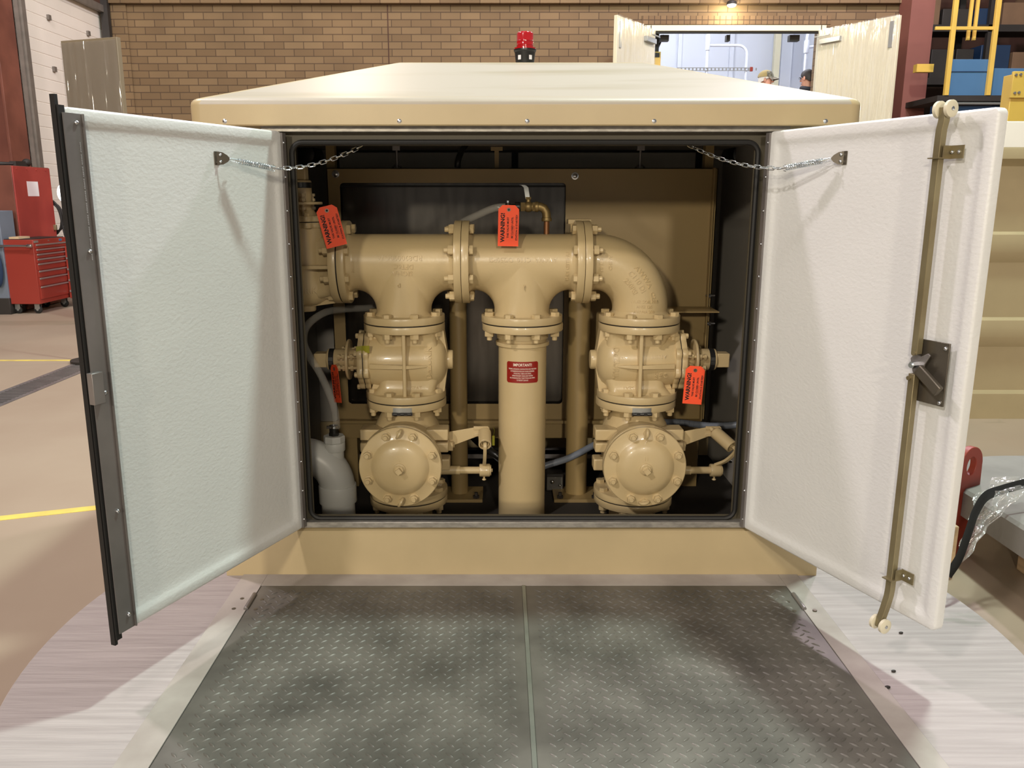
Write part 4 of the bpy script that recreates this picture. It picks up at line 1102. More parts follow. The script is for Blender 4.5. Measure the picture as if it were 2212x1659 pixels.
def leaf(X0, X1, label):
    b = MB(); b.box(X0, X1, HY0, HY1, .0008, T_)
    p_ = .0335; nx = int((X1-X0-.02)/p_); ny = int((HY1-HY0-.02)/p_)
    ox = (X0+X1)/2 - (nx-1)*p_/2; oy = (HY0+HY1)/2 - (ny-1)*p_/2
    for j in range(2*ny-1):
        for i in range(nx - j % 2):
            a = PI*.225 if j % 2 else -PI*.225; c, s_ = math.cos(a), math.sin(a)
            x, y = ox + (i + .5*(j % 2))*p_, oy + j*p_/2
            q = lambda u, v, h: V((x + u*c - v*s_, y + u*s_ + v*c, T_ + h))
            L_, W_ = .0128, .0034
            vs = [q(-L_, 0, -.0002), q(-L_*.5, -W_*.8, -.0002), q(0, -W_, -.0002), q(L_*.5, -W_*.8, -.0002), q(L_, 0, -.0002), q(L_*.5, W_*.8, -.0002), q(0, W_, -.0002), q(-L_*.5, W_*.8, -.0002),
                  q(-L_*.62, 0, .0020), q(-L_*.3, -W_*.3, .0027), q(L_*.3, -W_*.3, .0027), q(L_*.62, 0, .0020), q(L_*.3, W_*.3, .0027), q(-L_*.3, W_*.3, .0027)]
            b.add(vs, [(0,1,9,8), (1,2,3,10,9), (3,4,11,10), (4,5,12,11), (5,6,7,13,12), (7,0,8,13), (8,9,13), (9,10,12,13), (10,11,12)])
    return part(b, 'hatch_leaf', 'tread', hf, True, smooth=50)
la = leaf(HX0, HXC-.005, 'l'); lb_ = leaf(HXC+.007, HX1, 'r')
b = MB().box(HXC-.0045, HXC+.0065, HY0, HY1, .0008, .0065)
part(b, 'centre_bar', 'treadbar', hf, True, bevel=.001)
for X, o in ((HX0-.004, la), (HX1+.004, lb_)):
    for Y in (2.17, 1.15):
        part(MB().rcyl((X, Y-.045, .006), (X, Y+.045, .006), .0065, .001, 16), 'hinge', 'zinc', o, True)
b = MB()
for px, py in ((523, 1293), (566, 1295), (505, 1315), (552, 1316), (1702, 1300), (1760, 1318), (1720, 1290), (1716, 1320)):
    p = onz(px, py, T_); b.lathe([(0, .006), (.0008, .006), (.001, .003), (.0011, 0)], p, (0,0,1), 12)
part(b, 'screw', 'darkplate', hf, True)
b = MB().cyl(onz(1760, 1320, T_) , onz(1760, 1320, T_) + V((0,0,.004)), .006, n=10)
part(b, 'stud', 'darkplate', hf, True)
# grit on the slab
peb = [(1917, 1487, .007), (1930, 1452, .006), (1946, 1369, .006), (2070, 1491, .004), (1797, 1360, .003)]
for i, (px, py, r) in enumerate(peb[:3]):
    p = onz(px, py, 0)
    b = MB().sphere((p.x, p.y, r*.5), (r, r*.55, r*.55), 10, 7)
    solo(b, 'pebble', 'dark', ('dark pebble on the slab nearest the hatch on the right', 'dark pebble on the slab, middle one right of the hatch', 'dark chip on the slab just under the right door corner')[i], 'pebble', 'grit on the slab right of the hatch')

# ------------------------------------------------------------------ right-hand neighbour
ny_ = 4.39
nb = thing('neighbour_enclosure', 'second beige enclosure with horizontal ribs, partly behind the right door', 'enclosure', (4.0, 4.9, FZ))
X0, X1 = 2.30, 5.4
prof = [(0, -.05), (0, .03), (.0, .09), (.012, .11), (.006, .35), (-.012, .375), (-.02, .41), (-.02, .46), (-.014, .495), (.006, .51), (.006, .80), (-.012, .825), (-.02, .86), (-.02, .91), (-.014, .945), (.006, .96), (.006, 1.29), (-.02, 1.31), (-.05, 1.325), (-.05, 1.37), (-.045, 1.382), (.5, 1.40)]
b = MB(); b.loft([[V((X, ny_ + d, z)) for d, z in prof] + [V((X, 5.6, 1.4)), V((X, 5.6, -.05))] for X in (X0, X1)])
part(b, 'ribbed_wall', 'gel2', nb, True, smooth=30)
p = at(2103, 845, 4.2)
b = MB().sphere((0,0,0), (.022, .012, .05), 14, 10).sphere((0,0,.055), (.012, .012, .02), 12, 8); b.xf(Matrix.Translation((p.x, 4.31, p.z)))
b.cyl((p.x, 4.31, p.z+.06), (p.x, ny_+.02, p.z+.06), .006)
part(b, 'handle', 'bluecap', nb, True, label='blue plastic handle')
p = at(2120, 790, 4.3)
# lid slab with red lifting lug
cb = thing('concrete_lid', 'grey round-cornered concrete lid on timber, behind the right door', 'lid', (2.3, 2.25, FZ))
b = MB().loft([rrect(1.525, 3.1, 1.55, 2.93, .34, .105, 10), rrect(1.515, 3.11, 1.54, 2.94, .35, .11, 10), rrect(1.515, 3.11, 1.54, 2.94, .35, .19, 10), rrect(1.525, 3.1, 1.55, 2.93, .34, .2, 10)])
part(b, 'lid', 'concrete2', cb, True)
for Y, x in ((1.8, 1.68), (2.45, 1.68)):
    part(MB().box(x, x+1.1, Y-.05, Y+.05, FZ, .105), 'skid', 'wood', cb, True, bevel=.003)
b = MB().box(1.62, 1.64, 2.2, 2.75, FZ, FZ)
p = at(2062, 1060, 2.62)
b = MB(); pts = []
c0 = at(2085, 1003, 2.60)
rr_ = .064
for i in range(17): a = -0.1 + (PI+.2)*i/16; pts.append((rr_*math.cos(a), rr_*math.sin(a)))
dn = c0.z - FZ
outer = [(rr_+.012, -dn)] + pts + [(-rr_-.012, -dn)]
# plate with a hole: loft outer ring to hole ring on both faces
def plate_hole(b, outer, hr, o, u, v, d):
    o, u, v, d = V(o), V(u), V(v), V(d); m = 48; P = outer
    def ray(a):
        D_ = V((math.cos(a), math.sin(a))); best = None
        for i in range(len(P)):
            p, q = V(P[i]), V(P[(i+1) % len(P)]); e = q-p; den = D_.x*e.y - D_.y*e.x
            if abs(den) < 1e-9: continue
            tt = (p.x*e.y - p.y*e.x)/den; uu = (p.x*D_.y - p.y*D_.x)/den
            if tt > 0 and -1e-6 <= uu <= 1+1e-6 and (best is None or tt < best): best = tt
        return D_*best
    A = sorted(set([round(math.atan2(y, x), 4) for x, y in P] + [round(-PI+2*PI*k/m, 4) for k in range(m)])); m = len(A)
    O = [ray(a) for a in A]; I = [V((hr*math.cos(a), hr*1.15*math.sin(a))) for a in A]
    f = lambda p, w: o + u*p.x + v*p.y + d*w
    vs = [f(p, 0) for p in O] + [f(p, 0) for p in I] + [f(p, 1) for p in O] + [f(p, 1) for p in I]; fs = []
    for i in range(m):
        j = (i+1) % m
        fs += [(i, j, m+j, m+i), (2*m+j, 2*m+i, 3*m+i, 3*m+j), (j, i, 2*m+i, 2*m+j), (m+i, m+j, 3*m+j, 3*m+i)]
    b.add(vs, fs)
u = V((.85, .52, 0)).normalized(); d = V((.52, -.85, 0)).normalized()*.022
lg = thing('lifting_lug', 'red steel lifting lug plate with a round hole, just behind the right door', 'lug', (c0.x, c0.y, FZ))
b = MB(); plate_hole(b, outer, .027, c0, u, (0,0,1), d)
part(b, 'lug_plate', 'redlug', lg, True, bevel=.002)
# wood block and clear plastic sheet with black strap
p = onz(2078, 1190, FZ)
pw = at(2060, 1138, 2.44)
solo(MB().box(pw.x-.03, pw.x+.018, 2.44, 2.50, FZ, pw.z), 'lumber_block', 'wood', 'pale lumber offcut standing in front of the red lifting lug', 'lumber', bevel=.002)
def sheet(b, P, nu, nv, amp=.008):
    a, c, e, g_ = [V(q) for q in P]
    random.seed(3); ph = [random.uniform(0, 6) for _ in range(6)]
    def fn(i, j):
        q = (a*(1-i) + c*i)*(1-j) + (g_*(1-i) + e*i)*j
        w_ = math.sin(9*i + ph[0] + 3*j) + .6*math.sin(17*i + ph[1] - 5*j) + .5*math.sin(23*j + ph[2] + 4*i)
        return q + V((.4, -.8, .45))*w_*amp
    return b.grid(fn, nu, nv)
ps = thing('plastic_sheet', 'crumpled clear plastic sheet draped down from the concrete lid by the right door', 'sheet', (1.5, 2.3, FZ))
b = MB(); sheet(b, [at(2050, 1235, 2.18), at(2085, 1205, 2.22), at(2212, 1060, 2.30), at(2120, 1062, 2.34)], 30, 30, .010)
sheet(b, [at(2120, 1062, 2.34), at(2212, 1060, 2.30), at(2240, 1030, 2.45), at(2150, 1030, 2.45)], 20, 12, .006)
part(b, 'sheet', 'film2', ps, True, smooth=60)
pth = bez([at(2048, 1242, 2.16), at(2072, 1205, 2.19), at(2092, 1150, 2.23), at(2108, 1105, 2.27), at(2130, 1072, 2.30), at(2165, 1058, 2.34), at(2230, 1040, 2.38)], 8)
rg = []
for i, q in enumerate(pth):
    dd = (pth[min(i+1, len(pth)-1)] - pth[max(i-1, 0)]).normalized(); s_ = dd.cross(V((.35, -.85, .4))).normalized(); nn = s_.cross(dd)
    rg.append([q + s_*.014, q + nn*.004, q - s_*.014, q - nn*.004])
part(MB().loft(rg), 'strap', 'rubber', ps, True, label='black strap across the plastic')
# ------------------------------------------------------------------ the hall
struct(MB().box(-9, 14, -6, 22, FZ-.1, FZ), 'floor', 'floor')
BY = 12.4; WX = -5.5
bt = 3.77; R0x, R1x = 2.10, 4.50; DTOP = 3.42; SILL = 1.25; WR_ = 6.0
b = MB(); b.box(WX-.05, R0x, BY, BY+.25, FZ, bt).box(R1x, WR_, BY, BY+.25, FZ, bt).box(R0x, R1x, BY, BY+.25, DTOP+.07, bt).box(R0x, R1x, BY, BY+.25, FZ, SILL)
struct(b, 'wall_back', 'brick')
struct(MB().box(WX-.05, WR_, BY-.09, BY+.25, bt, bt+.6), 'trim_1', 'brick')
struct(MB().box(WX+.02, WX+.30, BY-.03, BY, FZ, bt), 'trim_12', 'brick')
struct(MB().box(R0x-.12, R1x+.12, BY-.012, BY, DTOP+.09, DTOP+.20), 'trim_2', 'soldier')
x = at(839, 90, BY).x
struct(MB().box(x-.008, x+.008, BY-.003, BY, FZ, bt), 'trim_3', 'darkbrown')
# left wall with the white sectional door
YJ = 10.2; DZT = 3.66
b = MB(); b.box(WX-.7, WX-.55, -6, 9.72, FZ, 4.4).box(WX-.7, WX-.42, 9.72, YJ, FZ, 4.4).box(WX-.2, WX, YJ, BY, DZT, 4.4); struct(b, 'wall_left', 'darkbrown')
b = MB(); zz = FZ; k = 0
while zz < DZT-.01:
    h = min(.145, DZT - zz)
    b.loft([[V((WX-.05-d, y, zz+z_)) for d, z_ in ((.006, 0), (0, .008), (0, h-.008), (.006, h), (.06, h), (.06, 0))] for y in (YJ, BY-.02)]); zz += h; k += 1
d1 = struct(b, 'door_1', 'whitedoor')
b = MB()
for y in (10.9, 11.9):
    for z in (.9, 1.5, 2.1, 2.7, 3.3): b.box(WX-.05, WX-.02, y-.03, y+.03, z-.03, z+.03)
part(b, 'roller_hinge', 'track', d1, True)
b = MB().box(WX-.02, WX+.03, YJ-.10, YJ+.02, FZ, 4.2).box(WX-.02, WX+.04, YJ, BY-.05, DZT-.02, DZT+.07).box(WX+.03, WX+.055, YJ-.06, YJ+.02, FZ, 4.2)
part(b, 'door_track', 'track', d1, True)
part(MB().box(WX-.01, WX+.09, BY-.14, BY-.06, 3.2, 4.2), 'track_bracket', 'dark', d1, True)
b = MB().box(WX-.42, WX-.39, 9.70, 10.08, FZ, 4.4).box(WX-.40, WX-.03, 9.87, 9.91, FZ, 4.4).box(WX-.05, WX-.02, 9.70, 10.08, FZ, 4.4)
struct(b, 'trim_4', 'rust', bevel=.004)
struct(MB().box(at(1970, 5, 12.0).x, at(2021, 5, 12.0).x, 12.0, 12.36, FZ, 4.4), 'trim_5', 'rust2')
# floor paint, trench drain
b = MB().prism([(0,0), (1,0), (1,1), (0,1)], (0,0,0), (1,0,0), (0,1,0), (0,0,0))
b = MB(); A = [V((-3.4, 2.62, FZ)), V((-1.3, 3.085, FZ)), V((-1.3, 3.145, FZ)), V((-3.4, 2.68, FZ))]
A = [V((-3.2, 2.45, FZ)), V((-1.25, 3.135, FZ)), V((-1.25, 3.19, FZ)), V((-3.2, 2.50, FZ))]
b.loft([A, [p + V((0,0,.0015)) for p in A]]); struct(b, 'trim_6', 'yline')
A = [V((-9, 6.0, FZ)), V((-3.2, 6.05, FZ)), V((-3.2, 6.10, FZ)), V((-9, 6.05, FZ))]
b = MB().loft([A, [p + V((0,0,.0015)) for p in A]]); struct(b, 'trim_7', 'yline')
td = thing('trench_drain', 'long dark grated trench drain in the floor on the left', 'drain', (-3.0, 5.5, FZ))
b = MB(); b.box(-3.12, -3.09, 3.2, 8.5, FZ, FZ+.004).box(-2.93, -2.90, 3.2, 8.5, FZ, FZ+.004); part(b, 'frame', 'zinc', td, True)
b = MB().box(-3.09, -2.93, 3.2, 8.5, FZ, FZ+.001); part(b, 'channel', 'rubber', td, True)
b = MB()
for i in range(130): y = 3.22 + i*.0405; b.box(-3.09, -2.93, y, y+.018, FZ+.001, FZ+.004)
part(b, 'grate', 'zinc', td, True)

# ------------------------------------------------------------------ tool chest
tc = thing('tool_chest', 'red rolling tool chest with long silver drawer pulls, on casters', 'tool chest', (-5.0, 8.9, FZ), None)
pA, pB, pC = at(85, 640, 8.62), at(22, 640, 8.80), at(156, 632, 8.98)
z0, z1 = .055, at(85, 518, 8.62).z
O = V((pA.x, 8.62, 0)); uf = V((0, 1, 0))
# make the chest rectangular: front along uf, depth perpendicular
wf = .66; ud = V((-1, 0, 0)); dp = .325
C_ = lambda a, d, z: O + uf*a + ud*d + V((0,0,z))
b = MB().obox(C_(wf/2, dp/2, (z0+z1)/2), uf, ud, (0,0,1), wf/2, dp/2, (z1-z0)/2); part(b, 'body', 'cartred', tc, True, bevel=.004)
b = MB().obox(C_(wf/2, dp/2, z1+.004), uf, ud, (0,0,1), wf/2-.015, dp/2-.015, .004); part(b, 'top_mat', 'dark', tc, True)
hts = [.05, .05, .05, .05, .075, .075, .09, .14]; z = z1 - .045
sc_ = (z1 - z0 - .045 - .045)/sum(hts)
for i, h in enumerate(hts):
    h *= sc_
    f = part(MB().obox(C_(wf/2, -.004, z - h/2), uf, ud, (0,0,1), wf/2-.03, .006, h/2-.003), 'drawer', 'cartred', tc, True, bevel=.001)
    part(MB().obox(C_(wf/2, -.014, z - .012), uf, ud, (0,0,1), wf/2-.03, .006, .0075), 'drawer_pull', 'silver', f, True, bevel=.002)
    z -= h
b = MB().obox(C_(.055, -.002, z1-.022), uf, ud, (0,0,1), .04, .003, .011); part(b, 'name_plate', 'silver', tc, True)
b = MB().obox(C_(wf-.12, -.002, z1-.024), uf, ud, (0,0,1), .025, .003, .012); part(b, 'blue_badge', 'blue', tc, True)
part(MB().cyl(C_(wf*.46, -.004, z1-.022), C_(wf*.46, .002, z1-.022), .008, n=12), 'lock', 'steel', tc, True)
b = MB().cyl(C_(-.045, -.0, z1-.06), C_(-.045, dp+.03, z1-.06), .012, n=12)
b.rcyl(C_(-.045, -.01, z1-.06), C_(-.045, .04, z1-.06), .018, .003, 14).cyl(C_(-.045, .02, z1-.06), C_(.005, .02, z1-.06), .012).cyl(C_(-.045, dp-.02, z1-.06), C_(.005, dp-.02, z1-.06), .012)
part(b, 'push_handle', 'steel', tc, True)
for a, d in ((.06, .06), (wf-.06, .06), (.06, dp-.06), (wf-.06, dp-.06)):
    q = C_(a, d, FZ+.042)
    cs = part(MB().rcyl(q - uf*.014, q + uf*.014, .042, .006, 24), 'caster', 'rubber', tc, True)
    b = MB().obox(q + V((0,0,.035)) + uf*.018, uf, ud, (0,0,1), .002, .026, .03).obox(q + V((0,0,.035)) - uf*.018, uf, ud, (0,0,1), .002, .026, .03).obox(q + V((0,0,.063)), uf, ud, (0,0,1), .03, .03, .003).cyl(q - uf*.02, q + uf*.02, .013)
    part(b, 'fork', 'silver', cs, True)
wb = MB().obox(C_(.12, .2, z1+.018), uf, ud, (0,0,1), .105, .05, .010)
solo(wb, 'wood_block', 'wood', 'flat pale wood block lying on the red tool chest', 'wood')
# red locker
lk = thing('tool_locker', 'tall faded red locker with white notice, behind the tool chest', 'locker', (-5.65, 9.3, FZ))
LX, LY0, LY1 = -5.10, 8.92, 9.66
zt = at(22, 357, LY0).z
part(MB().box(LX-.5, LX, LY0, LY1, FZ+.01, zt), 'body', 'rust', lk, True, bevel=.004)
dr = part(MB().box(LX, LX+.012, LY0+.004, LY1-.004, FZ+.06, zt-.006), 'door', 'cabred', lk, True, bevel=.003)
part(MB().box(LX+.01, LX+.04, LY1-.06, LY1-.03, .78, .84), 'door_latch', 'yzinc', dr, True, bevel=.003)
b = MB()
for k in range(4): b.cyl((LX+.01, LY0+.08+k*.19, zt-.03), (LX+.017, LY0+.08+k*.19, zt-.03), .010, n=10)
part(b, 'rivet', 'cabred', dr, True)
p = at(64, 408, 9.27)
nt_ = part(MB().box(LX+.012, LX+.0135, 9.16, 9.38, p.z-.078, p.z+.078), 'notice', 'paper', dr, True)
b = MB().tube([V((LX-.30, 8.95, zt+.02)), V((LX-.18, 9.0, zt+.022)), V((LX-.08, 9.1, zt+.02))], .02, 10).loft([[V((LX-.10+x, 9.08+y, zt+z)) for x, y, z in ((0,0,.003),(.05,.03,.003),(.05,.03,.05),(0,0,.05))], [V((LX-.10+x, 9.34+y, zt+z)) for x, y, z in ((.0,0,.003),(.05,.0,.003),(.05,.0,.06),(0,0,.06))]]).sphere((LX-.07, 9.36, zt+.045), (.04,.07,.042), 12, 8)
solo(b, 'pipe_wrench', 'dark', 'dark greasy wrench lying along the top of the red locker', 'tool')
b = MB()
for r_, dx in ((.15, 0), (.13, .03), (.17, -.02)):
    c0 = at(116, 470, 9.69); c0 = V((c0.x + dx, 9.69, c0.z))
    b.tube([c0 + V((r_*.62*math.cos(2*PI*k/28), .0, r_*1.15*math.sin(2*PI*k/28))) for k in range(28)], .011, 8, True)
xb = at(106, 450, 9.69).x; b.tube(bez([V((xb-.02, 9.69, c0.z+.2)), V((xb+.1, 9.69, c0.z+.1)), V((xb+.14, 9.69, c0.z-.15)), V((xb+.2, 9.69, c0.z-.55)), V((xb+.25, 9.69, FZ+.03))], 8), .012, 8)
solo(b, 'air_hose', 'rubber', 'coiled black air hose hanging beside the red locker', 'hose')
# grey machine and blue bin at the left edge
gm = thing('grey_machine', 'grey machine cabinet cut off by the left edge, beside the tool chest', 'machine', (-5.2, 8.2, FZ))
p = at(8, 455, 8.7)
part(MB().box(p.x-.5, p.x, 8.6, 8.86, FZ, p.z), 'cabinet', 'grey', gm, True, bevel=.006)
part(MB().box(p.x-.5, p.x+.005, 8.59, 8.87, FZ, .12), 'plinth', 'dark', gm, True, bevel=.004)
q = at(4, 560, 8.4)
b = MB().sphere((q.x-.16, 8.56, q.z-.1), (.06, .04, .2), 12, 10).tube(bez([V((q.x-.15, 8.56, q.z+.08)), V((q.x-.14, 8.58, q.z+.18)), V((q.x-.15, 8.63, q.z+.24))], 6), .02, 8)
part(b, 'hanging_cover', 'darkblue', gm, True)
# second small red cabinet hidden mostly behind the door strip
p = at(166, 600, 9.3)
sc2 = thing('parts_cart', 'small red parts cart just right of the tool chest', 'cart', (p.x+.16, 9.3, FZ))
part(MB().box(p.x-.05, p.x+.4, 9.2, 9.6, .05, .62), 'body', 'cartred', sc2, True, bevel=.004)
b = MB()
for k in range(4): b.box(p.x-.04, p.x+.38, 9.19, 9.2, .12+.12*k, .14+.12*k)
part(b, 'drawer_pull', 'silver', sc2, True)
b = MB()
for xx in (p.x, p.x+.35): b.rcyl((xx-.012, 9.3, FZ+.05), (xx+.012, 9.3, FZ+.05), .05, .004, 20).rcyl((xx-.012, 9.5, FZ+.05), (xx+.012, 9.5, FZ+.05), .05, .004, 20)
part(b, 'caster', 'rubber', sc2, True)

# olive-beige wrapped door leaf
dl = thing('door_leaf', 'tall olive beige door leaf in clear wrap standing before the white roll-up door', 'door leaf', (-3.7, 8.05, FZ))
pa, pb = at(130, 80, 8.1), at(252, 88, 7.9)
zt = (pa.z+pb.z)/2
dirv = V((pb.x-pa.x, -.2, 0)); nn = V((dirv.y, -dirv.x, 0)).normalized(); nn = nn if nn.y < 0 else -nn
w_ = dirv.length; du = dirv.normalized()
o0 = V((pa.x, 8.1, 0))
part(MB().obox(o0 + du*w_/2 - nn*.025 + V((0,0,(zt+FZ)/2)), du, nn, (0,0,1), w_/2, .025, (zt-FZ)/2), 'leaf', 'olivepanel', dl, True, bevel=.003)
random.seed(5)
b = MB().grid(lambda i, j: o0 + du*(i*w_) + nn*(.010 + .003*math.sin(15*i*i + 2*math.sin(3*j)) + .0025*math.sin(47*i+5*j)*(i < .45)) + V((0,0,zt-.02 - 2.0*j)), 60, 14)
part(b, 'plastic_wrap', 'film', dl, True, smooth=60)
# white lamp peeking past the door strip
p = at(136, 417, 6.0)
wl = thing('work_lamp', 'bright white oval work lamp just left of the black seal strip', 'lamp', (p.x, 6.0, FZ))
b = MB().sphere((0,0,0), (.055, .03, .072), 24, 14); b.xf(Matrix.Translation((p.x+.015, 6.0, p.z))); part(b, 'lamp_housing', 'black', wl, True)
b = MB().sphere((0,0,0), (.048, .02, .065), 24, 14); b.xf(Matrix.Translation((p.x+.015, 5.985, p.z))); part(b, 'lens', 'lampglow2', wl, True)
part(MB().cyl((p.x+.06, 6.02, FZ+.02), (p.x+.06, 6.02, p.z), .012).cyl((p.x+.06, 6.02, FZ), (p.x+.06, 6.02, FZ+.02), .14, n=24), 'stand', 'dark', wl, True)

# ------------------------------------------------------------------ lit room behind the brick wall
RY = 15.6; RX0, RX1 = .3, 5.35
struct(MB().box(RX0-.1, RX1+.1, RY, RY+.1, SILL, 4.3), 'wall_room_back', 'roomwhite')
struct(MB().box(RX1, RX1+.1, BY+.25, RY, SILL, 4.3), 'wall_room_right', 'roomwhite')
struct(MB().box(RX0-.1, RX0, BY+.25, RY, SILL, 4.3), 'wall_room_left', 'roomwhite')
struct(MB().box(RX0-.1, RX1+.1, BY+.25, RY+.1, 4.3, 4.4), 'ceiling', 'roomwhite')
struct(MB().box(RX0-.1, RX1+.1, BY+.25, RY+.1, SILL-.1, SILL), 'floor_room', 'concrete')
b = MB()
for px, w_ in ((1468, .07), (1580, .07)): x = at(px, 100, RY).x; b.box(x-w_/2, x+w_/2, RY-.05, RY, SILL, 4.3)
x = at(1690, 110, RY).x; b.box(x-.05, x+.14, RY-.12, RY, SILL, 4.3)
struct(b, 'trim_8', 'roomwhite')
x = at(1678, 110, RY-.2).x
struct(MB().box(x-.05, x+.05, RY-.25, RY-.15, SILL, 4.3), 'trim_9', 'beigedoor')
# door frame (surround)
b = MB().box(R0x, R1x, BY-.03, BY+.1, DTOP, DTOP+.075).box(R0x-.06, R0x+.02, BY-.03, BY+.1, SILL, DTOP+.075).box(R1x-.02, R1x+.06, BY-.03, BY+.1, SILL, DTOP+.075)
struct(b, 'trim_10', 'beigedoor', bevel=.004)
struct(MB().box(R0x+.02, R1x-.02, BY, BY+.05, DTOP-.025, DTOP), 'trim_11', 'dark')
def wrapped_door(n, hx, ox, oy, sgn):
    h = V((hx, BY-.04, 0)); o = V((ox, oy, 0)); du = (o-h).normalized(); w_ = (o-h).length
    nn = V((-du.y, du.x, 0)); nn = nn if nn.x*sgn < 0 else -nn       # towards the opening
    b = MB().obox(h + du*w_/2 + nn*0 + V((0,0,(SILL+DTOP)/2)), du, nn, (0,0,1), w_/2, .024, (DTOP-SILL)/2)
    d = struct(b, n, 'beigedoor', bevel=.004)
    b = MB().grid(lambda i, j: h + du*(w_*i*1.005 - .0) + nn*(.034 + .005*math.sin(19*i*i + 2*math.sin(3*j)+sgn) + .003*math.sin(41*i + 4*j)) + V((0,0,DTOP+.01 - 2.1*j)), 70, 16)
    part(b, 'plastic_wrap', 'film', d, True, smooth=60)
    b = MB().obox(h + du*w_*.18 + nn*.05 + V((0,0,DTOP-.16)), du, nn, (0,0,1), .16, .025, .032).obox(h + du*w_*.08 + nn*.08 + V((0,0,DTOP-.09)), du, nn, (0,0,1), .12, .01, .008)
    part(b, 'door_closer', 'silver', d, True, bevel=.003)
    b = MB().obox(h + du*(w_-.09) + nn*.032 + V((0,0,DTOP-.22)), du, nn, (0,0,1), .025, .008, .16)
    part(b, 'flush_bolt', 'silver', d, True)
wrapped_door('door_2', R0x+.05, at(1330, 40, 11.35).x, 11.35, -1)
wrapped_door('door_3', R1x-.03, at(1946, 33, 11.35).x, 11.35, 1)
# wall light
p = at(1580, 12, BY-.15)
wl2 = thing('wall_light', 'small bright lamp on the brick wall above the doorway', 'lamp', (p.x, BY, p.z))
b = MB().cyl((p.x, BY-.02, p.z+.02), (p.x, BY-.16, p.z+.05), .02, n=12).lathe([(0, .02), (.02, .06), (.06, .075), (.065, .07)], (p.x, BY-.16, p.z+.07), (0,0,-1), 24)
part(b, 'lamp_head', 'dark', wl2, True)
part(MB().sphere((p.x, BY-.16, p.z+.005), (.06, .06, .03), 16, 10), 'lens', 'lampglow', wl2, True)
# ladder rack, pendant
lr = thing('scaffold_frame', 'white tubular scaffold frame with perforated rail inside the bright room', 'scaffold', (3.2, 14.6, SILL))
Ys = 14.6
pa, pb = at(1531, 60, Ys), at(1614, 105, Ys)
b = MB().cyl((pa.x, Ys, SILL), (pa.x, Ys, 4.0), .024, n=14); part(b, 'upright', 'tube', lr, True)
zt = at(1570, 98, Ys).z; b = MB().tube([V((pa.x, Ys, zt)), V((pb.x-.15, Ys, zt))] + [V((pb.x-.15+.15*math.sin(a), Ys, zt-.15+.15*math.cos(a))) for a in (.3,.6,.9,1.2,1.5)] + [V((pb.x, Ys, SILL))], .022, 12); part(b, 'hoop', 'tube', lr, True)
b = MB().rcyl((pa.x, Ys, zt-.08), (pa.x, Ys, zt+.16), .04, .008, 16); part(b, 'coupler', 'tube', lr, True)
zr = at(1560, 150, Ys).z; xr = at(1619, 150, Ys).x
b = MB()
for k in range(22):
    x0_ = at(1462, 150, Ys).x + k*.062; b.box(x0_, x0_+.022, Ys-.03, Ys-.024, zr-.02, zr+.02)
b.box(at(1462,150,Ys).x, xr, Ys-.031, Ys-.023, zr+.016, zr+.026).box(at(1462,150,Ys).x, xr, Ys-.031, Ys-.023, zr-.026, zr-.016)
part(b, 'perforated_rail', 'silver', lr, True)
part(MB().box(xr, xr+.045, Ys-.04, Ys-.01, zr-.035, zr+.035), 'end_cap', 'cartred', lr, True, bevel=.004)
lr2 = thing('handrail_hoop', 'white handrail hoop at the right side of the bright room', 'handrail', (4.9, 14.2, SILL))
Ys = 14.0; p = at(1742, 105, Ys)
b = MB().tube([V((p.x, Ys, SILL)), V((p.x, Ys, p.z+.16))] + [V((p.x+.22-.22*math.cos(a), Ys, p.z+.16+.22*math.sin(a))) for a in (.3,.6,.9,1.2,1.5)] + [V((p.x+.5, Ys, p.z+.38))], .024, 12).cyl((p.x, Ys, p.z+.02), (p.x+.45, Ys, p.z+.06), .022).rcyl((p.x, Ys, p.z-.07), (p.x, Ys, p.z+.12), .04, .008, 16)
part(b, 'hoop', 'tube', lr2, True)
Ys = 12.75
p = at(1418, 128, Ys)
ph = thing('hoist_pendant', 'yellow control pendant hanging on black cord in the doorway', 'pendant', (p.x, Ys, p.z-.1))
part(MB().box(p.x-.055, p.x+.055, Ys-.04, Ys+.04, p.z-.2, p.z+.1), 'box', 'yellow', ph, True, bevel=.008)
part(MB().box(p.x-.035, p.x+.035, Ys-.045, Ys-.04, p.z+.02, p.z+.08), 'button_plate', 'dark', ph, True)
part(MB().cyl((p.x, Ys, p.z+.1), (p.x, Ys, 4.3), .03, n=12).cyl((p.x, Ys, p.z+.12), (p.x+.09, Ys, p.z+.33), .014, n=8), 'cord', 'black', ph, True)
for px, wd in ((1435, .12), (1572, .05), (1715, .14)):
    p = at(px, 72, BY+.2)
    lab = {1435: 'left', 1572: 'middle', 1715: 'right'}[px]
    b = MB().box(p.x-wd/2, p.x+wd/2, BY+.15, BY+.25, DTOP-.10, DTOP-.02)
    solo(b, 'door_holder', 'dark', 'small metal catch under the doorway head, %s of three' % lab, 'catch', 'catches under the doorway head')

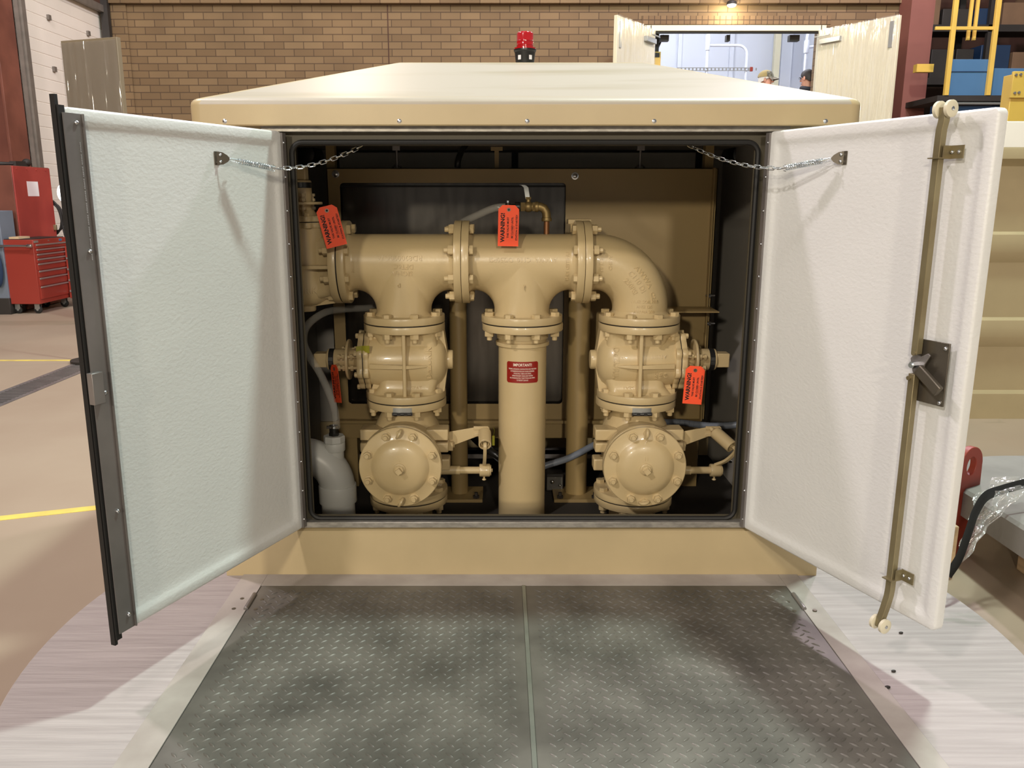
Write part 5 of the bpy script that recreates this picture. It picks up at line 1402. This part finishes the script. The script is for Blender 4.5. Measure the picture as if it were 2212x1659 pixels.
# ------------------------------------------------------------------ people
def person(name, label, foot, yaw, H, build):
    R = Matrix.Rotation(yaw, 4, 'Z')
    t = thing(name, label, 'person', foot, R)
    k = H/1.75
    def skin(Vs, Es, name, m, parent, extra=None, sub=2):
        me = bpy.data.meshes.new(name); me.from_pydata([tuple(V(p)*k) for p, r in Vs], Es, [])
        o = bpy.data.objects.new(name, me); COL.objects.link(o)
        md = o.modifiers.new('skin', 'SKIN'); md.use_smooth_shade = True
        for i, (p, r) in enumerate(Vs):
            rx, ry = r if isinstance(r, tuple) else (r, r)
            me.skin_vertices[0].data[i].radius = (rx*k, ry*k)
        me.skin_vertices[0].data[0].use_root = True
        sb = o.modifiers.new('sub', 'SUBSURF'); sb.levels = sub; sb.render_levels = sub
        dg = bpy.context.evaluated_depsgraph_get(); dg.update()
        m2 = bpy.data.meshes.new_from_object(o.evaluated_get(dg))
        vs = [v.co.copy() for v in m2.vertices]; fs = [tuple(p.vertices) for p in m2.polygons]
        bpy.data.objects.remove(o); bpy.data.meshes.remove(me); bpy.data.meshes.remove(m2)
        b = MB().add(vs, fs)
        if extra: extra(b)
        return part(b, name, m, parent, smooth=180)
    # x forward (the way the person faces is +x), y left
    S = [((0,0,.97), (.12,.16)), ((0,0,1.12), (.11,.14)), ((0,0,1.30), (.12,.165)), ((0,0,1.42), (.075,.1)), ((.01,0,1.50), (.056,.058)),
         ((.03,0,1.585), (.085,.07)), ((.025,0,1.675), (.098,.077)), ((.015,0,1.735), (.06,.05))]
    E_ = [(0,1),(1,2),(2,3),(3,4),(4,5),(5,6),(6,7)]
    def limb(P, base):
        i0 = len(S)
        for q in P: S.append(q)
        E_.append((base, i0)); E_.extend((i0+i, i0+i+1) for i in range(len(P)-1)); return i0
    arms = []
    for sg in (1, -1):
        limb([((0,sg*.1,.90), .085), ((.01,sg*.105,.50), .06), ((-.02,sg*.11,.25), .05), ((-.03,sg*.11,.08), .038), ((.09,sg*.115,.03), .032)], 0)
        a = limb([((0,sg*.19,1.40), .055), ((-.02,sg*.24,1.12), .043), ((.12,sg*.22,.93), .034), ((.17,sg*.21,.87), (.022,.034))], 2)
        hb_ = a + 3
        for q, (dy, ln) in enumerate(((-.022, .07), (-.007, .08), (.008, .075), (.022, .058))):
            i0 = len(S); S.append(((.20,sg*.21+dy,.845), .0095)); S.append(((.215+ln*.3,sg*.21+dy,.80-ln*.1), .0085)); E_.extend(((hb_, i0), (i0, i0+1)))
        i0 = len(S); S.append(((.185,sg*.21-sg*.035,.865), .011)); S.append(((.21,sg*.21-sg*.05,.835), .0095)); E_.extend(((hb_, i0), (i0, i0+1)))
    def face(b):
        K = lambda p: V(p)*k
        b.loft([[K((x, y*w, z)) for y in (-1, -.4, .4, 1)] for x, z, w in ((.108, 1.645, .008), (.128, 1.618, .013), (.136, 1.600, .017), (.110, 1.588, .014))], closed=False, cap0=False, cap1=False)
        b.sphere(K((.118, 0, 1.602)), (.022*k, .016*k, .014*k), 10, 8)
        for sg in (-1, 1):
            b.sphere(K((.02, sg*.088, 1.625)), (.018*k, .009*k, .032*k), 12, 8)
        b.sphere(K((.100, 0, 1.562)), (.022*k, .026*k, .009*k), 10, 6)
        b.sphere(K((.088, 0, 1.53)), (.03*k, .03*k, .022*k), 10, 6)
    body = skin(S, E_, 'body', 'skin', t, face)
    b = MB()
    for sg in (-1, 1): b.sphere(V((.107, sg*.034, 1.640))*k, (.010*k, .013*k, .008*k), 10, 6)
    part(b, 'eyes', 'eye', t)
    # clothes
    JS = [((0,0,.93), (.135,.18)), ((0,0,1.12), (.135,.165)), ((0,0,1.30), (.14,.19)), ((0,0,1.415), (.092,.12)), ((.0,0,1.47), (.075,.08))]; JE = [(0,1),(1,2),(2,3),(3,4)]
    for sg in (1, -1):
        i0 = len(JS); JS += [((0,sg*.195,1.395), .07), ((-.02,sg*.245,1.12), .056), ((.115,sg*.222,.935), .046)]; JE += [(2, i0), (i0, i0+1), (i0+1, i0+2)]
    skin(JS, JE, 'jacket', 'jacket' if build == 'b' else 'shirt', t)
    TS = [((0,0,.99), (.13,.175))]; TE = []
    for sg in (1, -1):
        i0 = len(TS); TS += [((0,sg*.1,.88), .1), ((.01,sg*.105,.50), .074), ((-.02,sg*.11,.12), .062)]; TE += [(0, i0), (i0, i0+1), (i0+1, i0+2)]
    skin(TS, TE, 'trousers', 'trousers', t)
    for sg in (1, -1):
        part(MB().loft([[V((x*k, (sg*.112+y)*k, z*k)) for x, y in ((-.09,-.035),(-.02,-.045),(.1,-.045),(.17,-.02),(.17,.02),(.1,.045),(-.02,.045),(-.09,.035))] for z in (0.0, .05, .075)]), 'shoe', 'black', t, bevel=.01)
    # hair
    hair = MB()
    def cap_pt(i, j, r=(.108, .090, .112), c=(.012, 0, 1.655)):
        a = PI*.36 + 2*PI*.64*i*1.0; a = (.5 + i)*2*PI*.999
        return None
    rings = []
    for q in range(9):
        th = PI/2*1.18*q/8
        rings.append([V((.010 + .110*math.sin(th)*math.cos(f) , .0885*math.sin(th)*math.sin(f), 1.652 + .112*math.cos(th) - .0*q - (.05*max(0, -math.cos(f)) * (q/8)**2) + (.045*max(0, math.cos(f))*(q/8)**2)))*k for f in [2*PI*m/28 for m in range(28)]])
    hair.loft(rings, True, False)
    part(hair, 'hair', 'hairw' if build == 'a' else 'hairb', t, smooth=180)
    if build == 'a':
        b = MB(); rings = []
        for q in range(9):
            th = PI/2*q/8
            rings.append([V((.010 + .118*math.sin(th)*math.cos(f), .097*math.sin(th)*math.sin(f), 1.672 + .105*math.cos(th)))*k for f in [2*PI*m/32 for m in range(32)]])
        b.loft(rings, True, False); cp = part(b, 'cap', 'cap', t, smooth=180, label='khaki and grey camouflage cap')
        b = MB(); rings = []
        for q in range(4, 9):
            th = PI/2*q/8
            rings.append([V((.010 + .1195*math.sin(th)*math.cos(f), .0985*math.sin(th)*math.sin(f), 1.672 + .1065*math.cos(th)))*k for f in [-1.25 + 2.5*m/16 for m in range(17)]])
        b.loft(rings, False, False, closed=False)
        b.grid(lambda i, j: V((.012 + .118*math.cos(-1.15+2.3*i) + .085*j*math.cos(-1.15+2.3*i)**.5*1.0 if math.cos(-1.15+2.3*i) > 0 else 0, .097*math.sin(-1.15+2.3*i)*(1 - .12*j), 1.668 - .03*j*j - .018*abs(-1+2*i)**2*j))*k, 16, 5)
        part(b, 'cap_front', 'cap2', cp, smooth=180)
    b = MB()
    for sg in (-1, 1):
        b.tube([V((.122, sg*.036 + .022*math.cos(2*PI*m/16), 1.638 + .017*math.sin(2*PI*m/16)))*k for m in range(16)], .0022, 6, True)
        b.tube([V((.12, sg*.058, 1.642))*k, V((.06, sg*.09, 1.645))*k, V((.02, sg*.094, 1.64))*k], .002, 6)
    b.tube([V((.123, -.014, 1.642))*k, V((.127, 0, 1.645))*k, V((.123, .014, 1.642))*k], .002, 6)
    part(b, 'glasses', 'dark', t)
    if build == 'b':
        b = MB().tube([V((-.02 + .1*math.cos(f), .105*math.sin(f), 1.475 + .02*math.cos(f)))*k for f in [2*PI*m/24 for m in range(24)]], .035*k, 10, True)
        part(b, 'collar', 'jacket', t, smooth=180)
    return t
YA = 13.1
p = at(1655, 172, YA)
person('person', 'person in khaki camouflage cap and glasses, facing right inside the bright room', (p.x-.02, YA, SILL), -.5, (p.z + .11 - SILL), 'a')
p = at(1742, 172, YA-.2)
person('person', 'dark-haired person in dark navy jacket seen from behind beside the right wrapped door', (p.x+.03, YA-.2, SILL), PI*.72, (p.z + .135 - SILL), 'b')

# ------------------------------------------------------------------ right background: platform and racking
wp = thing('work_platform', 'blue work platform with yellow guard rails at the right back', 'platform', (6.3, 11.6, FZ))
Yw = 11.2
def W2(px, py, Y=Yw): return at(px, py, Y)
a, c = W2(2052, 128), W2(2135, 207)
part(MB().box(a.x, c.x, Yw, Yw+.05, c.z, a.z), 'side_panel', 'blue', wp, True, bevel=.004)
part(MB().box(a.x, c.x, Yw-.008, Yw, a.z-.155, a.z-.145), 'panel_seam', 'darkblue', wp, True)
a2, c2 = W2(2142, 147), W2(2240, 207)
part(MB().box(a2.x, c2.x, Yw+.02, Yw+.07, c2.z, a2.z), 'side_panel', 'blue', wp, True, bevel=.004)
for px in (2062, 2154):
    q = W2(px, 5); part(MB().box(q.x-.028, q.x+.028, Yw-.06, Yw-.01, c.z, 4.4), 'post', 'yellow', wp, True, bevel=.003)
z = W2(2090, 62).z; x0_, x1_ = W2(2018, 62).x, W2(2146, 62).x
part(MB().box(x0_, x1_, Yw-.04, Yw-.01, z-.02, z+.02), 'rail', 'yellow', wp, True, bevel=.003)
for px in (2099, 2112):
    q = W2(px, 84); part(MB().box(q.x-.018, q.x+.018, Yw+.08, Yw+.11, q.z, 4.4), 'gate_bar', 'yellow', wp, True)
q = W2(2026, 138); part(MB().box(q.x-.12, q.x+.1, Yw+.3, Yw+.4, q.z-.055, q.z+.045), 'toe_block', 'yellow', wp, True)
part(MB().box(5.6, 9, Yw-.05, Yw+2.0, c.z-.07, c.z-.0), 'deck', 'dark', wp, True)
b = MB()
for i in range(5): b.box(5.75+i*.7, 5.83+i*.7, Yw+.1, Yw+.2, FZ, c.z-.07).box(5.75+i*.7, 5.83+i*.7, Yw+1.7, Yw+1.8, FZ, c.z-.07)
part(b, 'leg', 'dark', wp, True)
q = W2(2100, 232)
b = MB().box(5.6, 9, Yw+.02, Yw+.1, q.z-.4, q.z+.02); part(b, 'skirt_panel', 'darkblue', wp, True)
b = MB().cyl((5.7, Yw-.02, q.z+.05), (9, Yw-.02, q.z+.04), .018).cyl((5.9, Yw-.03, q.z-.12), (6.75, Yw-.03, q.z+.05), .016).cyl((6.2, Yw-.03, q.z-.14), (6.8, Yw-.03, q.z-.02), .014)
part(b, 'conduit', 'silver', wp, True)
yp = thing('yellow_guard_post', 'yellow steel post with bolted plate at the right edge', 'post', (4.9, 8.0, FZ))
a, c = at(2186, 155, 8), at(2212, 212, 8)
part(MB().box(a.x, a.x+.3, 7.97, 8.0, c.z, a.z), 'plate', 'yellow', yp, True, bevel=.003)
part(MB().box(a.x+.015, a.x+.19, 8.0, 8.15, FZ, a.z-.02), 'post', 'yellow', yp, True, bevel=.004)
b = MB()
for px, py in ((2194, 162), (2204, 161), (2191, 201), (2200, 200)):
    q = at(px, py, 7.97); b.cyl((q.x, 7.97, q.z), (q.x, 7.955, q.z), .012, n=6)
part(b, 'plate_bolt', 'zinc', yp, True)
# pale crate behind
a, c = at(2162, 262, 7.0), at(2185, 322, 7.0)
solo(MB().box(a.x-.3, c.x+.5, 7.0, 7.4, FZ, a.z), 'pale_crate', 'whitedoor', 'pale pinkish crate standing behind the ribbed enclosure', 'crate', bevel=.006)
# racking
rk = thing('storage_rack', 'tall dark storage rack full of boxes at the right back', 'rack', (8.6, 15.4, FZ))
b = MB()
for x in (6.3, 8.3, 10.3):
    for y in (15.0, 16.0): b.box(x-.05, x+.05, y-.04, y+.04, FZ, 5.6)
part(b, 'upright', 'dark', rk, True)
for z in (2.2, 3.1, 3.95, 4.9):
    b = MB().box(6.3, 10.3, 14.96, 15.04, z-.06, z+.05).box(6.3, 10.3, 15.0, 16.0, z+.03, z+.05)
    part(b, 'shelf', 'dark', rk, True)
struct(MB().box(5.9, 14, 17.0, 17.1, FZ, 6), 'wall_right_back', 'darkbrown')
random.seed(11)
names = {'card': 'brown cardboard box', 'grey': 'dark box', 'blue': 'blue bin', 'paper': 'white carton'}
cnt = 0
words = ['leftmost', 'second from left', 'third from left', 'fourth from left', 'fifth from left', 'sixth from left']
for si, (z, sh) in enumerate(((2.2, 'lowest'), (3.1, 'second'), (3.95, 'third'))):
    x = 6.45
    for k in range(6):
        w_ = random.uniform(.28, .5); h = random.uniform(.25, .6); m = random.choice(['card', 'card', 'card', 'grey', 'paper', 'darkblue'])
        lab = '%s on the %s shelf of the dark rack, %s' % ({'card': 'brown carton', 'grey': 'black box', 'paper': 'white carton', 'darkblue': 'dark blue bin'}[m], sh, words[k])
        solo(MB().box(x, x+w_, 15.06, 15.6, z+.051, z+.05+h), 'storage_box', 'dark' if m == 'grey' else m, lab, 'box', 'boxes on the dark rack', bevel=.008)
        x += w_ + random.uniform(.03, .12)

# ------------------------------------------------------------------ light
def lamp(name, loc, power, color, size=.22):
    l = bpy.data.lights.new(name, 'POINT'); l.energy = power; l.color = color; l.shadow_soft_size = size
    o = bpy.data.objects.new(name, l); COL.objects.link(o); o.location = loc; return o
lamp('fill_lamp', (2.1, 3.3, 7.0), 1350, (.82, 1.0, .92))
lamp('fill_lamp', (4.2, 8.3, 7.0), 1100, (1.0, .84, .97))
lamp('fill_lamp', (-4.0, 4.2, 7.0), 780, (1.0, .88, .94))
lamp('fill_lamp', (-1.0, 1.1, 7.0), 170, (1.0, .90, .88))
lamp('fill_lamp', (-4.5, -12.0, 4.25), 2000, (1.0, .89, .70), .3)
lamp('fill_lamp', (-4.6, -4.3, 6.5), 1130, (1.0, .92, .87), .25)
lamp('fill_lamp', (1.8, -11.0, 4.7), 1350, (1.0, .89, .72), .4)  # fill light, added to lift the shaded left side of the cabinet
lamp('fill_lamp', (-2.0, 10.2, 6.5), 170, (1.0, .82, .68))
lamp('fill_lamp', (7.5, 11.5, 7.0), 170, (1.0, .84, .72))
lamp('room_lamp', (2.6, 14.0, 4.2), 90, (.92, .95, 1.0), .3)
lamp('room_lamp', (4.3, 13.6, 4.2), 60, (.92, .95, 1.0), .3)
p = at(1580, 22, BY-.16)
lamp('door_lamp', (p.x, BY-.22, p.z-.02), 14, (1.0, .9, .66), .05)
W = bpy.data.worlds.new('hall'); SC.world = W; W.use_nodes = True
bg = W.node_tree.nodes['Background']; bg.inputs['Color'].default_value = (1.0, .97, .92, 1); bg.inputs['Strength'].default_value = .19
SC.view_settings.view_transform = 'Standard'; SC.view_settings.look = 'None'; SC.view_settings.gamma = 1; SC.view_settings.use_curve_mapping = False
SC.view_settings.exposure = 0.3
